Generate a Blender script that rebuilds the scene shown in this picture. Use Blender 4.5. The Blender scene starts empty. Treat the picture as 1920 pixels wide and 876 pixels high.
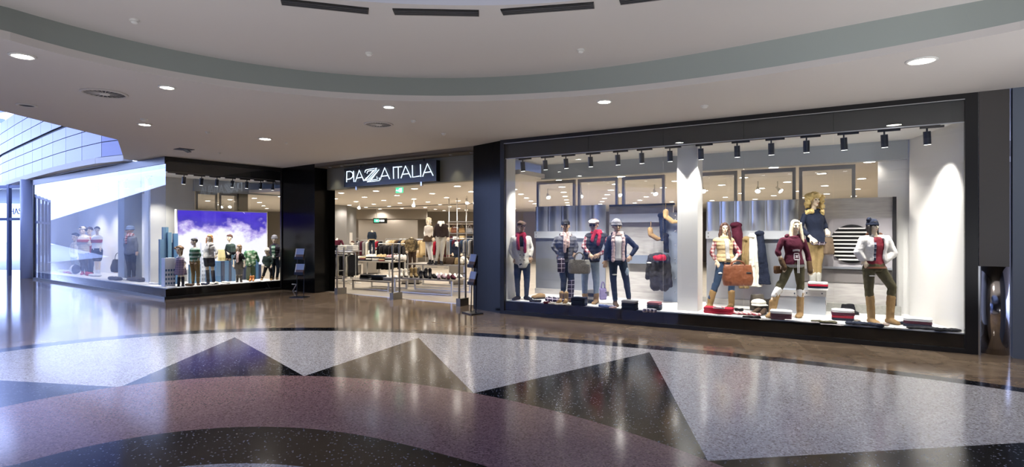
import bpy, bmesh, math, random
import numpy as np
from mathutils import Vector, Matrix, noise as mnoise
random.seed(7)
S = bpy.context.scene
COL = S.collection
PI = math.pi
# ---------------------------------------------------------------- camera, world, exposure
FPX, HY, CX, HC = 1050.0, 438.0, 960.0, 1.75
cam = bpy.data.cameras.new('camera'); camo = bpy.data.objects.new('camera', cam); COL.objects.link(camo)
camo.location = (0, 0, HC); camo.rotation_euler = (PI/2, 0, 0)
cam.sensor_width = 36.0; cam.lens = 36.0*FPX/1920.0; cam.clip_end = 300
S.camera = camo
S.view_settings.view_transform = 'Standard'; S.view_settings.look = 'None'
S.view_settings.exposure = 0.9; S.view_settings.gamma = 1.0; S.view_settings.use_curve_mapping = False
S.cycles.use_denoising = True
S.cycles.max_bounces = 8; S.cycles.diffuse_bounces = 4; S.cycles.glossy_bounces = 4; S.cycles.transparent_max_bounces = 16
S.cycles.sample_clamp_indirect = 4.0; S.cycles.caustics_reflective = False; S.cycles.caustics_refractive = False
SKY_COL, SKY_STR = (0.42, 0.54, 1.0), 4.0
wd = bpy.data.worlds.new('sky'); S.world = wd; wd.use_nodes = True
bgn = wd.node_tree.nodes['Background']; bgn.inputs[0].default_value = (*SKY_COL, 1); bgn.inputs[1].default_value = SKY_STR
L_MALL, L_TRACK, L_STORE, L_SIGNWASH, L_UP = 120.0, 115.0, 52.0, 9.0, 340.0     # lamp powers (W)

# ---------------------------------------------------------------- helpers
def lin(h):
    h = h.lstrip('#'); v = [int(h[i:i+2], 16)/255 for i in (0, 2, 4)]
    return tuple(c/12.92 if c <= .04045 else ((c+.055)/1.055)**2.4 for c in v)
def G(px, py, z=0.0):
    Y = (HC-z)*FPX/(py-HY); return Vector(((px-CX)*Y/FPX, Y, z))
def D(px, py, Y):
    return Vector(((px-CX)*Y/FPX, Y, HC-(py-HY)*Y/FPX))
def onp(px, py, P, t):                       # pixel ray meets a vertical plane through P along t
    k = (px-CX)/FPX; Y = (P[0]*t[1]-P[1]*t[0])/(k*t[1]-t[0]); return D(px, py, Y)
def V3(p, z): return Vector((p[0], p[1], z))

MATS = {}
def nodes_of(m): return m.node_tree.nodes, m.node_tree.links
def mat(name, col, rough=.5, metal=0.0, emit=0.0, spec=.5, bump=0.0, bscale=40.0, vary=0.0, coat=0.0):
    if name in MATS: return MATS[name]
    m = bpy.data.materials.new(name); m.use_nodes = True; MATS[name] = m
    n, l = nodes_of(m); b = n['Principled BSDF']
    c = lin(col) if isinstance(col, str) else col
    b.inputs['Base Color'].default_value = (*c, 1); b.inputs['Roughness'].default_value = rough
    b.inputs['Metallic'].default_value = metal; b.inputs['Specular IOR Level'].default_value = spec
    if coat: b.inputs['Coat Weight'].default_value = coat
    if emit:
        b.inputs['Emission Color'].default_value = (*c, 1); b.inputs['Emission Strength'].default_value = emit
    if bump or vary:
        t = n.new('ShaderNodeTexCoord'); z = n.new('ShaderNodeTexNoise'); z.inputs['Scale'].default_value = bscale
        z.inputs['Detail'].default_value = 4; l.new(t.outputs['Object'], z.inputs['Vector'])
        if bump:
            bp = n.new('ShaderNodeBump'); bp.inputs['Strength'].default_value = bump; bp.inputs['Distance'].default_value = .01
            l.new(z.outputs['Fac'], bp.inputs['Height']); l.new(bp.outputs['Normal'], b.inputs['Normal'])
        if vary:
            mx = n.new('ShaderNodeMix'); mx.data_type = 'RGBA'
            mx.inputs['A'].default_value = (*[v*(1-vary) for v in c], 1); mx.inputs['B'].default_value = (*[min(1, v*(1+vary)) for v in c], 1)
            l.new(z.outputs['Fac'], mx.inputs['Factor']); l.new(mx.outputs['Result'], b.inputs['Base Color'])
    return m
def cloth(name, col, vary=.25): return mat(name, col, rough=.85, spec=.2, bump=.5, bscale=60, vary=vary)
def ramp_mat(name, build, rough=.85, metal=0.0, spec=.3):     # build(nodes, links, coord) -> colour socket
    if name in MATS: return MATS[name]
    m = bpy.data.materials.new(name); m.use_nodes = True; MATS[name] = m
    n, l = nodes_of(m); b = n['Principled BSDF']; b.inputs['Roughness'].default_value = rough
    b.inputs['Metallic'].default_value = metal; b.inputs['Specular IOR Level'].default_value = spec
    t = n.new('ShaderNodeTexCoord'); l.new(build(n, l, t.outputs['Object']), b.inputs['Base Color'])
    return m
def mixc(n, l, fac, a, b):
    x = n.new('ShaderNodeMix'); x.data_type = 'RGBA'
    for s, v in (('A', a), ('B', b)):
        if isinstance(v, tuple): x.inputs[s].default_value = (*v, 1)
        else: l.new(v, x.inputs[s])
    if isinstance(fac, (int, float)): x.inputs['Factor'].default_value = fac
    else: l.new(fac, x.inputs['Factor'])
    return x.outputs['Result']
def band(n, l, co, axis, freq, thr):
    s = n.new('ShaderNodeSeparateXYZ'); l.new(co, s.inputs[0])
    a = n.new('ShaderNodeMath'); a.operation = 'MULTIPLY'; l.new(s.outputs[axis], a.inputs[0]); a.inputs[1].default_value = freq
    f = n.new('ShaderNodeMath'); f.operation = 'FRACT'; l.new(a.outputs[0], f.inputs[0])
    g = n.new('ShaderNodeMath'); g.operation = 'LESS_THAN'; l.new(f.outputs[0], g.inputs[0]); g.inputs[1].default_value = thr
    return g.outputs[0]
def plaid(name, c0, c1, c2, freq=9.0):
    def b(n, l, co):
        a = mixc(n, l, band(n, l, co, 0, freq, .5), lin(c0), lin(c1))
        k = mixc(n, l, band(n, l, co, 2, freq, .5), lin(c0), lin(c1)); x = mixc(n, l, .5, a, k)
        x = mixc(n, l, band(n, l, co, 0, freq, .12), x, lin(c2)); return mixc(n, l, band(n, l, co, 2, freq, .12), x, lin(c2))
    return ramp_mat(name, b)
def stripes(name, c0, c1, freq, axis=2, thr=.5):
    return ramp_mat(name, lambda n, l, co: mixc(n, l, band(n, l, co, axis, freq, thr), lin(c0), lin(c1)))
def blotch(name, c0, c1, c2, scale, rough=.8):
    def b(n, l, co):
        z = n.new('ShaderNodeTexNoise'); z.inputs['Scale'].default_value = scale; z.inputs['Detail'].default_value = 3; l.new(co, z.inputs['Vector'])
        r = n.new('ShaderNodeValToRGB'); r.color_ramp.interpolation = 'LINEAR'; e = r.color_ramp.elements
        e[0].position = .40; e[0].color = (*lin(c0), 1); e[1].position = .60; e[1].color = (*lin(c2), 1)
        k = e.new(.5); k.color = (*lin(c1), 1); l.new(z.outputs['Fac'], r.inputs['Fac']); return r.outputs['Color']
    return ramp_mat(name, b, rough)
def terrazzo(name, base, chip, chip2, scale, thr, rough=.14):
    def b(n, l, co):
        v = n.new('ShaderNodeTexVoronoi'); v.inputs['Scale'].default_value = scale; l.new(co, v.inputs['Vector'])
        s = n.new('ShaderNodeSeparateColor'); l.new(v.outputs['Color'], s.inputs[0])
        g = n.new('ShaderNodeMath'); g.operation = 'LESS_THAN'; l.new(s.outputs[0], g.inputs[0]); g.inputs[1].default_value = thr
        h = n.new('ShaderNodeMath'); h.operation = 'LESS_THAN'; l.new(s.outputs[1], h.inputs[0]); h.inputs[1].default_value = thr*.6
        return mixc(n, l, h.outputs[0], mixc(n, l, g.outputs[0], lin(base), lin(chip)), lin(chip2))
    return ramp_mat(name, b, rough, spec=.5)
def glass(name, tint=(.97, .985, 1.0), ior=1.5):
    if name in MATS: return MATS[name]
    m = bpy.data.materials.new(name); m.use_nodes = True; MATS[name] = m
    n, l = nodes_of(m); n.remove(n['Principled BSDF']); out = n['Material Output']
    t = n.new('ShaderNodeBsdfTransparent'); t.inputs[0].default_value = (*tint, 1)
    g = n.new('ShaderNodeBsdfGlossy'); g.inputs['Roughness'].default_value = 0.0; g.inputs['Color'].default_value = (1, 1, 1, 1)
    ge_ = n.new('ShaderNodeNewGeometry'); dt = n.new('ShaderNodeVectorMath'); dt.operation = 'DOT_PRODUCT'; l.new(ge_.outputs['Incoming'], dt.inputs[0]); l.new(ge_.outputs['Normal'], dt.inputs[1])
    def mth(op, a, v=0.0, c=None):
        q = n.new('ShaderNodeMath'); q.operation = op; l.new(a, q.inputs[0]); q.inputs[1].default_value = v
        if c is not None: q.inputs[2].default_value = c
        return q.outputs[0]
    om = mth('MULTIPLY_ADD', mth('ABSOLUTE', dt.outputs['Value']), -1.0, 1.0)      # Schlick: the same from both faces of the thin pane
    fz = mth('MULTIPLY_ADD', mth('POWER', om, 5.0), .96, .04)
    x = n.new('ShaderNodeMixShader'); l.new(fz, x.inputs[0]); l.new(t.outputs[0], x.inputs[1]); l.new(g.outputs[0], x.inputs[2])
    l.new(x.outputs[0], out.inputs[0]); return m

class MB:
    def __init__(s): s.b = bmesh.new()
    def verts(s, pts, faces):
        v = [s.b.verts.new(p) for p in pts]
        for f in faces:
            try: s.b.faces.new([v[i] for i in f])
            except ValueError: pass
        return s
    def box(s, c, size, rz=0.0, rx=0.0, ry=0.0):
        M = Matrix.Rotation(rz, 3, 'Z') @ Matrix.Rotation(ry, 3, 'Y') @ Matrix.Rotation(rx, 3, 'X'); c = Vector(c)
        p = [c + M @ Vector((a*size[0]/2, b*size[1]/2, d*size[2]/2)) for d in (-1, 1) for b in (-1, 1) for a in (-1, 1)]
        return s.verts(p, [(0, 2, 3, 1), (4, 5, 7, 6), (0, 1, 5, 4), (2, 6, 7, 3), (0, 4, 6, 2), (1, 3, 7, 5)])
    def wbox(s, a, b, th, z0, z1, side=1):           # wall-like box from 2D a to b, thickness to the left (side=1) or right
        a = Vector(a[:2]); b = Vector(b[:2]); d = (b-a).normalized(); n = Vector((-d.y, d.x))*th*side
        q = [a, b, b+n, a+n]; return s.prism(q, z0, z1)
    def prism(s, poly, z0, z1):
        n = len(poly); p = [(q[0], q[1], z0) for q in poly]+[(q[0], q[1], z1) for q in poly]
        return s.verts(p, [tuple(range(n-1, -1, -1)), tuple(range(n, 2*n))]+[(i, (i+1) % n, n+(i+1) % n, n+i) for i in range(n)])
    def slab(s, quad, off):                          # quad of 3D points extruded by vector off
        n = len(quad); q = [Vector(p) for p in quad]; off = Vector(off)
        return s.verts(q+[p+off for p in q], [tuple(range(n-1, -1, -1)), tuple(range(n, 2*n))]+[(i, (i+1) % n, n+(i+1) % n, n+i) for i in range(n)])
    def loft(s, rings, cap=True, close=False):       # rings: lists of equal length
        k = len(rings[0]); v = [[s.b.verts.new(p) for p in r] for r in rings]
        m = len(v)
        for i in range(m if close else m-1):
            for j in range(k):
                s.b.faces.new((v[i][j], v[i][(j+1) % k], v[(i+1) % m][(j+1) % k], v[(i+1) % m][j]))
        if cap and not close:
            s.b.faces.new(v[0][::-1]); s.b.faces.new(v[-1])
        return s
    def tube(s, pts, r, k=8, closed=False):
        pts = [Vector(p) for p in pts]; n = len(pts); rings = []
        rr = r if isinstance(r, (list, tuple)) else [r]*n
        up = None
        for i, p in enumerate(pts):
            a = pts[i-1] if (i or closed) else p; c = pts[(i+1) % n] if (i < n-1 or closed) else p
            t = (c-a)
            t = t.normalized() if t.length > 1e-9 else Vector((0, 0, 1))
            if up is None: up = t.orthogonal().normalized()
            up = (up - t*up.dot(t)); up = up.normalized() if up.length > 1e-6 else t.orthogonal().normalized()
            w = t.cross(up)
            rings.append([p+(up*math.cos(2*PI*j/k)+w*math.sin(2*PI*j/k))*rr[i] for j in range(k)])
        return s.loft(rings, close=closed)
    def ell(s, c, r, k=12, M=None):
        c = Vector(c); rx, ry, rz = (r, r, r) if isinstance(r, (int, float)) else r; rings = []
        for i in range(1, k//2+2):
            th = PI*(i-.5)/(k//2+1)
            rings.append([Vector((rx*math.sin(th)*math.cos(2*PI*j/k), ry*math.sin(th)*math.sin(2*PI*j/k), -rz*math.cos(th))) for j in range(k)])
        if M is not None: rings = [[M @ p for p in q] for q in rings]
        return s.loft([[c+p for p in q] for q in rings])
    def cone(s, a, b, ra, rb, k=10):                 # tapered limb with rounded ends
        a = Vector(a); b = Vector(b); d = b-a
        if d.length < 1e-6: return s.ell(a, max(ra, rb), k)
        d.normalize()
        return s.tube([a-d*ra*.9, a-d*ra*.5, a, (a+b)/2, b, b+d*rb*.5, b+d*rb*.9], [ra*.4, ra*.85, ra, (ra+rb)/2, rb, rb*.85, rb*.4], k)
    def lathe(s, c, prof, k=24):                     # prof: (r, z)
        c = Vector(c); return s.loft([[c+Vector((r*math.cos(2*PI*j/k), r*math.sin(2*PI*j/k), z)) for j in range(k)] for r, z in prof])

TMP = bpy.data.scenes.new('workbench')
def to_mesh(mb, name, smooth=False):
    me = bpy.data.meshes.new(name); bmesh.ops.recalc_face_normals(mb.b, faces=mb.b.faces); mb.b.to_mesh(me); mb.b.free()
    if smooth:
        for p in me.polygons: p.use_smooth = True
    return me
def solid(mb, voxel, smooth=2, fold=0.0, fscale=14.0, seed=0.0):       # union of shapes into one continuous skin
    me = to_mesh(mb, 'tmp'); o = bpy.data.objects.new('tmp', me); TMP.collection.objects.link(o)
    md = o.modifiers.new('r', 'REMESH'); md.mode = 'VOXEL'; md.voxel_size = voxel
    vl = TMP.view_layers[0]; vl.update(); ev = o.evaluated_get(vl.depsgraph)
    b = bmesh.new(); b.from_mesh(ev.to_mesh()); ev.to_mesh_clear()
    for _ in range(smooth): bmesh.ops.smooth_vert(b, verts=b.verts, factor=.5, use_axis_x=True, use_axis_y=True, use_axis_z=True)
    if fold:
        b.normal_update()
        for v in b.verts:
            p = v.co*fscale; v.co += v.normal*fold*(mnoise.noise(Vector((p.x+seed, p.y, p.z*.8)))+.5*mnoise.noise(p*2.3+Vector((seed, 3, 1))))
    bpy.data.objects.remove(o); bpy.data.meshes.remove(me)
    r = MB(); r.b.free(); r.b = b; return r

ORG = {}
def tag(o, label, cat, group=None, kind=None):
    if label: o['label'] = label
    if cat: o['category'] = cat
    if group: o['group'] = group
    if kind: o['kind'] = kind
    return o
def empty(name, loc, label, cat, group=None):
    o = bpy.data.objects.new(name, None); COL.objects.link(o); o.location = loc; o.empty_display_size = .1
    ORG[o] = Vector(loc); return tag(o, label, cat, group)
def obj(name, mb, m, parent=None, smooth=False, label=None):
    me = to_mesh(mb, name, smooth)
    for x in (m if isinstance(m, (list, tuple)) else [m]): me.materials.append(x)
    o = bpy.data.objects.new(name, me); COL.objects.link(o)
    if parent is not None: off = ORG[parent]; o.parent = parent
    else:
        if len(me.vertices):
            co = np.empty(len(me.vertices)*3); me.vertices.foreach_get('co', co); co = co.reshape(-1, 3)
            lo, hi = co.min(0), co.max(0); off = Vector(((lo[0]+hi[0])/2, (lo[1]+hi[1])/2, lo[2])); o.location = off
        else: off = Vector((0, 0, 0))
    me.transform(Matrix.Translation(-off)); ORG[o] = off
    if label: o['label'] = label
    return o
def struct(name, mb, m, label=None, smooth=False):
    o = obj(name, mb, m, None, smooth); o['kind'] = 'structure'
    if label: o['label'] = label
    return o
def thing(name, mb, m, label, cat, group=None, smooth=False): return tag(obj(name, mb, m, None, smooth), label, cat, group)
def dup(root, loc, rz=None, label=None, group=None):
    r = root.copy(); COL.objects.link(r); r.location = loc; ORG[r] = Vector(loc)
    if rz is not None: r.rotation_euler = (0, 0, rz)
    if label: r['label'] = label
    if group: r['group'] = group
    for ch in list(root.children):
        c = ch.copy(); COL.objects.link(c); c.parent = r
        for g in ch.children:
            d = g.copy(); COL.objects.link(d); d.parent = c
    return r
def spot(name, loc, aim, power, size, blend=.6, col=(1, .93, .84), rad=.05, parent=None):
    ld = bpy.data.lights.new(name, 'SPOT'); ld.energy = power; ld.spot_size = size; ld.spot_blend = blend; ld.color = col; ld.shadow_soft_size = rad
    o = bpy.data.objects.new(name, ld); COL.objects.link(o); loc = Vector(loc)
    o.rotation_euler = (Vector(aim)-loc).to_track_quat('-Z', 'Y').to_euler()
    if parent is not None: o.parent = parent; o.location = loc-ORG[parent]
    else: o.location = loc
    return o

# ---------------------------------------------------------------- materials of the place
m_ceil = mat('ceiling paint', '#d2ccc6', .8)
m_rim = mat('ceiling rim paint', '#9aa19b', .8)
m_black = mat('black gloss cladding', (.006, .006, .006), .16, spec=.10)
m_blackm = mat('black satin metal', (.012, .012, .013), .35)
m_white = mat('white paint', '#e4e2dc', .7)
m_grey = mat('grey blue paint', '#a3a8ab', .75)
m_steel = mat('brushed steel', (.55, .55, .56), .22, 1.0)
m_alum = mat('grey metal', (.62, .63, .65), .3, .8)
m_glass = glass('window glass')
m_lamp = mat('lamp lens', (1, .95, .88), emit=14.0)
m_skypanel = mat('pale metal panel', '#62658a', .35, .2)
m_dark = mat('dark gap', (.01, .01, .012), .6)
m_ripple = mat('rippled aluminium', (.68, .71, .76), .32, .85)

# ---------------------------------------------------------------- ground plan (2D)
C0, C1, C2, C3, C4 = Vector((-18.28, 21.4)), Vector((-9.16, 14.8)), Vector((-7.17, 17.5)), Vector((-5.78, 16.4)), Vector((-5.55, 17.0))
R0, R1 = Vector((-.90, 13.05)), Vector((-.25, 12.30))
W0, W1 = Vector((-.233, 12.25)), Vector((6.71, 8.095))
tW = (W1-W0).normalized(); nW = Vector((-tW.y, tW.x)); LW = (W1-W0).length
tK = (C2-C1).normalized(); nK = Vector((-tK.y, tK.x)); LK = (C2-C1).length
tL = (C0-C1).normalized(); nL = Vector((tL.y, -tL.x)); nL = nL if nL.y > 0 else -nL; LL = (C0-C1).length
def W(s, d, z): p = W0+tW*s+nW*d; return Vector((p.x, p.y, z))
def K(s, d, z): p = C1+tK*s+nK*d; return Vector((p.x, p.y, z))
def Lf(s, d, z): p = C1+tL*s+nL*d; return Vector((p.x, p.y, z))
def pW(px, py, d=0.0): return onp(px, py, W0+nW*d, tW)
def pK(px, py, d=0.0): return onp(px, py, C1+nK*d, tK)
def pL(px, py, d=0.0): return onp(px, py, C1+nL*d, tL)
ZC, PZ = 3.79, .29
F0, F1 = Vector((-5.50, 16.75)), Vector((-.95, 13.66)); tF = (F1-F0).normalized(); nF = Vector((-tF.y, tF.x))
def pF(px, py, d=0.0): return onp(px, py, F0+nF*d, tF)

# ---------------------------------------------------------------- floor
CEN = np.array([-2.3, 1.5])
def curve(pts, z, cen, n=240, far=None):
    q = np.array([[*G(a, b, z)][:2] for a, b in pts])-cen
    th = np.unwrap(np.arctan2(q[:, 0], q[:, 1])); r = np.hypot(*q.T)
    o = np.argsort(th); th, r = th[o], r[o]
    deg = min(4, len(pts)-2); cf = np.polyfit(th, r, deg)
    out = []
    ra, rb = np.polyval(cf, th[0]), np.polyval(cf, th[-1]); gap = 2*PI-(th[-1]-th[0])
    for i in range(n):
        t = th[0]+2*PI*i/n
        if t <= th[-1]: rr = np.polyval(cf, t)
        else:
            u = (t-th[-1])/gap; u = u*u*(3-2*u); rr = rb+(ra-rb)*u
        out.append(Vector((cen[0]+rr*math.sin(t), cen[1]+rr*math.cos(t))))
    return out
ring_o = curve([(0,655),(225,629),(400,618.5),(575,615.5),(750,617.5),(960,628.5),(1210,646),(1460,671),(1710,702.5),(1920,726)], 0, CEN)
ring_i = curve([(0,662),(225,635),(400,624.5),(575,621.5),(750,624),(960,635.5),(1210,652.5),(1460,679),(1710,711),(1920,734)], 0, CEN)
red_c = curve([(0,765),(225,726),(350,711),(500,705),(570,706),(700,712),(885,737),(960,753),(1110,790),(1327,865)], 0, CEN)
blk_c = curve([(30,872),(200,832),(350,807),(475,802),(600,807),(750,832),(900,872)], 0, CEN)
whi_c = curve([(345,876),(450,870.5),(560,876)], 0, np.array([-2.0, 2.5]))
tri = [[G(-420, 690), G(225, 726.5), G(-150, 800)], [G(225, 726.5), G(440, 633), G(570, 706), G(400, 720)],
       [G(570, 706), G(785, 634), G(888, 738), G(720, 722)], [G(888, 738), G(1218, 661), G(1327, 865), G(1100, 800)],
       [G(1327, 865), G(2350, 806), Vector((5.2, .2, 0)), Vector((1.4, 1.9, 0))]]
def stone(name):
    def b(n, l, co):
        mp = n.new('ShaderNodeMapping'); mp.inputs['Rotation'].default_value = (0, 0, math.atan2(tW.y, tW.x)+PI/4); l.new(co, mp.inputs['Vector'])
        k = n.new('ShaderNodeTexBrick'); k.offset = 0.5; k.inputs['Scale'].default_value = 1.0; k.inputs['Mortar Size'].default_value = .004
        k.inputs['Brick Width'].default_value = .9; k.inputs['Row Height'].default_value = .9; k.inputs['Bias'].default_value = -.35
        k.inputs['Color1'].default_value = (*lin('#8d7d6b'), 1); k.inputs['Color2'].default_value = (*lin('#aa9a85'), 1); k.inputs['Mortar'].default_value = (*lin('#7a6c5c'), 1)
        l.new(mp.outputs[0], k.inputs['Vector'])
        z = n.new('ShaderNodeTexNoise'); z.inputs['Scale'].default_value = 3.5; z.inputs['Detail'].default_value = 8; z.inputs['Distortion'].default_value = 1.2; l.new(mp.outputs[0], z.inputs['Vector'])
        r = n.new('ShaderNodeValToRGB'); r.color_ramp.elements[0].position = .3; r.color_ramp.elements[1].position = .7
        r.color_ramp.elements[0].color = (.7, .66, .62, 1); r.color_ramp.elements[1].color = (1.1, 1.05, 1, 1); l.new(z.outputs['Fac'], r.inputs['Fac'])
        x = n.new('ShaderNodeMix'); x.data_type = 'RGBA'; x.blend_type = 'MULTIPLY'; x.inputs['Factor'].default_value = 1
        l.new(k.outputs['Color'], x.inputs['A']); l.new(r.outputs['Color'], x.inputs['B']); return x.outputs['Result']
    return ramp_mat(name, b, .1, spec=.5)
m_stone = stone('polished brown stone')
m_tw = terrazzo('white terrazzo', '#b4b3b6', '#8f8a88', '#cfcfd2', 75, .25)
m_tb = terrazzo('black terrazzo', '#0b0b0e', '#131318', '#7c8498', 90, .05)
m_tr = terrazzo('red terrazzo', '#85696a', '#967a79', '#6c5453', 75, .3)
def store_tile(name):
    def b(n, l, co):
        mp = n.new('ShaderNodeMapping'); mp.inputs['Rotation'].default_value = (0, 0, math.atan2(tW.y, tW.x)); l.new(co, mp.inputs['Vector'])
        k = n.new('ShaderNodeTexBrick'); k.inputs['Scale'].default_value = 1; k.inputs['Mortar Size'].default_value = .006
        k.inputs['Brick Width'].default_value = 1.2; k.inputs['Row Height'].default_value = .6
        k.inputs['Color1'].default_value = (*lin('#a39a8c'), 1); k.inputs['Color2'].default_value = (*lin('#b3aa9b'), 1); k.inputs['Mortar'].default_value = (*lin('#857c70'), 1)
        l.new(mp.outputs[0], k.inputs['Vector']); return k.outputs['Color']
    return ramp_mat(name, b, .3)
m_store = store_tile('store floor tile')
fl = MB()
def fpoly(poly, z, mi):
    v = [fl.b.verts.new((p[0], p[1], z)) for p in poly]; f = fl.b.faces.new(v); f.material_index = mi
    if f.calc_area() and f.normal.z < 0: f.normal_flip()
fpoly([(-60, -30), (30, -30), (30, 45), (-60, 45)], 0, 0)
fpoly([(-18, 22.0), (-9.3, 15.6), (-7.4, 17.7), (F0.x, F0.y), (F1.x, F1.y), (-.1, 12.6), (6.8, 8.6), (22, 20), (22, 42), (-18, 42)], .001, 5)
fpoly(ring_o, .001, 2); fpoly(ring_i, .002, 1); fpoly(red_c, .003, 3)
for t in tri: fpoly(t, .0025, 2)
fpoly(blk_c, .004, 2); fpoly(whi_c, .005, 1)
mef = bpy.data.meshes.new('floor'); bmesh.ops.triangulate(fl.b, faces=fl.b.faces[:]); fl.b.normal_update()
for f in fl.b.faces:
    if f.normal.z < 0: f.normal_flip()
fl.b.to_mesh(mef)
for m in (m_stone, m_tw, m_tb, m_tr, m_tr, m_store): mef.materials.append(m)
o = bpy.data.objects.new('floor', mef); COL.objects.link(o); o['kind'] = 'structure'
# bright threshold strip of the shop entrance
struct('trim_1', MB().wbox(F0+tF*.25, F1, .05, .0, .008), m_alum)

# ---------------------------------------------------------------- mall ceiling: soffit, rim, upper disc, oculus drum
CC = np.array([-1.0, 1.5])
so_c = curve([(0,70),(200,122),(400,160),(550,177),(725,187),(950,189),(1160,175),(1360,150),(1560,120),(1760,85),(1920,55)], ZC, CC)
up_c = curve([(0,8),(100,40),(200,66),(400,108),(600,134),(770,147),(960,142),(1160,124),(1460,72),(1680,30),(1850,0)], 4.17, CC)
oc_c = curve([(640,0),(700,4),(800,9),(900,10),(960,9),(1060,3)], 4.17, np.array([-.9, .5]))
def raypoly(c, d, poly):
    best = None
    for i in range(len(poly)):
        a, b = Vector(poly[i][:2]), Vector(poly[(i+1) % len(poly)][:2]); e = b-a
        den = d.x*e.y-d.y*e.x
        if abs(den) < 1e-9: continue
        w = a-c; t = (w.x*e.y-w.y*e.x)/den; u = (w.x*d.y-w.y*d.x)/den
        if t > 1e-6 and -1e-6 <= u <= 1+1e-6 and (best is None or t < best): best = t
    return c+d*best
FL0, FL1 = C3+Vector((0, 0)), R0+Vector((-.02, 0))          # front line of the entrance recess
outer = [C1, C2, C3, R0, R1, W0, W1, Vector((7.02, 7.85)), Vector((9.5, 6.2)), Vector((9.5, -9)), Vector((-7.2, -9)), Vector((-8.45, -4)), Vector((-8.5, 9.2)), Vector((-8.57, 12.17)), Vector((-10.6, 15.3)), Vector((-10.55, 15.8))]
cb = MB(); cc2 = Vector((CC[0], CC[1]))
ths = sorted(set([math.atan2(p.x-cc2.x, p.y-cc2.y) for p in outer]+[2*PI*i/180-PI for i in range(180)]))
def r_at(cv, t, c):
    return raypoly(c, Vector((math.sin(t), math.cos(t))), cv)
ri = [r_at(so_c, t, cc2) for t in ths]; ro = [r_at(outer, t, cc2) for t in ths]
n = len(ths)
vi = [cb.b.verts.new((p.x, p.y, ZC)) for p in ri]; vo = [cb.b.verts.new((p.x, p.y, ZC)) for p in ro]
vt = [cb.b.verts.new((p.x, p.y, ZC+.09)) for p in ri]; vk = [cb.b.verts.new((p.x, p.y, ZC+1.2)) for p in ro]
for i in range(n):
    j = (i+1) % n
    cb.b.faces.new((vi[i], vi[j], vo[j], vo[i])); cb.b.faces.new((vi[i], vt[i], vt[j], vi[j])); cb.b.faces.new((vo[i], vo[j], vk[j], vk[i]))
struct('ceiling', cb, m_ceil, 'lower ceiling around the rotunda')
rb = MB()
ui = [r_at(up_c, t, cc2) for t in ths]
a = [rb.b.verts.new((p.x+(p.x-cc2.x)*.02, p.y+(p.y-cc2.y)*.02, ZC+.09)) for p in ri]; b_ = [rb.b.verts.new((p.x, p.y, ZC+.09)) for p in ri]
c_ = [rb.b.verts.new((p.x, p.y, 4.17)) for p in ui]
a0 = [rb.b.verts.new((p.x, p.y, ZC+.085)) for p in ri]
for i in range(n):
    j = (i+1) % n; rb.b.faces.new((a0[i], a0[j], c_[j], c_[i]))
struct('trim_2', rb, m_rim, smooth=True)
ub = MB(); oc2 = [r_at(oc_c, t, cc2) for t in ths]
a = [ub.b.verts.new((p.x, p.y, 4.17)) for p in ui]; b_ = [ub.b.verts.new((p.x, p.y, 4.17)) for p in oc2]
for i in range(n): j = (i+1) % n; ub.b.faces.new((a[i], a[j], b_[j], b_[i]))
struct('ceiling_upper', ub, m_ceil, 'upper ceiling disc around the skylight')
db = MB(); a = [db.b.verts.new((p.x, p.y, 4.17)) for p in oc2]; b_ = [db.b.verts.new((p.x, p.y, 6.6)) for p in oc2]
for i in range(n): j = (i+1) % n; db.b.faces.new((a[i], b_[i], b_[j], a[j]))
struct('wall_skylight', db, m_ceil)
struct('window_skylight', MB().prism([(p.x, p.y) for p in oc2[::3]], 5.2, 5.22), glass('tinted skylight glass', (.27, .29, .32)))
# roof over everything outside the skylight so that daylight only falls through it
rfb = MB(); big = [Vector((9.6, -9.2)), Vector((-8.6, -9.2)), Vector((-8.7, 12.2)), Vector((-10.7, 15.4)), Vector((-12, 18)), Vector((-12, 44)), Vector((24, 44)), Vector((24, -9.2))]
rr = [r_at(big, t, cc2) for t in ths]
a = [rfb.b.verts.new((p.x, p.y, 5.0)) for p in rr]; b_ = [rfb.b.verts.new((p.x, p.y, 5.0)) for p in oc2]
for i in range(n): j = (i+1) % n; rfb.b.faces.new((a[i], a[j], b_[j], b_[i]))
struct('ceiling_roof', rfb, m_ceil)
# ---------------------------------------------------------------- walls that close the place
m_wallr = mat('grey blue wall paint', '#626b78', .7)
m_backw = mat('far concourse wall', '#8b8781', .6)
struct('wall_right', MB().wbox((7.02, 7.85), (9.5, 6.2), .15, 0, 5.0), m_wallr)
struct('wall_right_far', MB().wbox((9.5, 6.2), (9.5, -9), .15, 0, 5.0), m_backw)
struct('wall_back', MB().wbox((9.5, -9), (-8.3, -9), .15, 0, 5.0), m_backw)
struct('wall_back_left', MB().wbox((-8.3, -9), (-8.3, -1.2), .15, 0, 5.0), m_backw)
a2 = Vector((-8.4, -1.2)); dd = Vector((-.932, .361)); nd = Vector((-dd.y, dd.x))
m_sw = mat('blue grey steelwork', '#7683a0', .5)
m_tint = glass('blue tinted curtain wall glass', (.20, .24, .32))
struct('wall_added_near', MB().wbox((-21.0, 17.25), Vector((-21.0, 17.25))+Vector((-.915, .403))*110, .3, 0, 4.1), mat('dim blue grey wall', '#3f4658', .7))  # unseen wall, placed and sized to darken the left window's reflection
struct('wall_concourse', MB().wbox(a2+dd*11, a2+dd*42, .3, 0, 3.0).wbox(a2, a2+dd*11, .3, 0, .35), m_wallr)
b = MB()
for i in range(14): p = a2+dd*(i*3.2); b.box((p.x, p.y, 4.8), (.2, .2, 9.6), math.atan2(dd.y, dd.x))
for z in (3.1, 5.2, 7.4, 9.4): q = a2+dd*21; b.box((q.x, q.y, z), (42, .18, .2), math.atan2(dd.y, dd.x))
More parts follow.
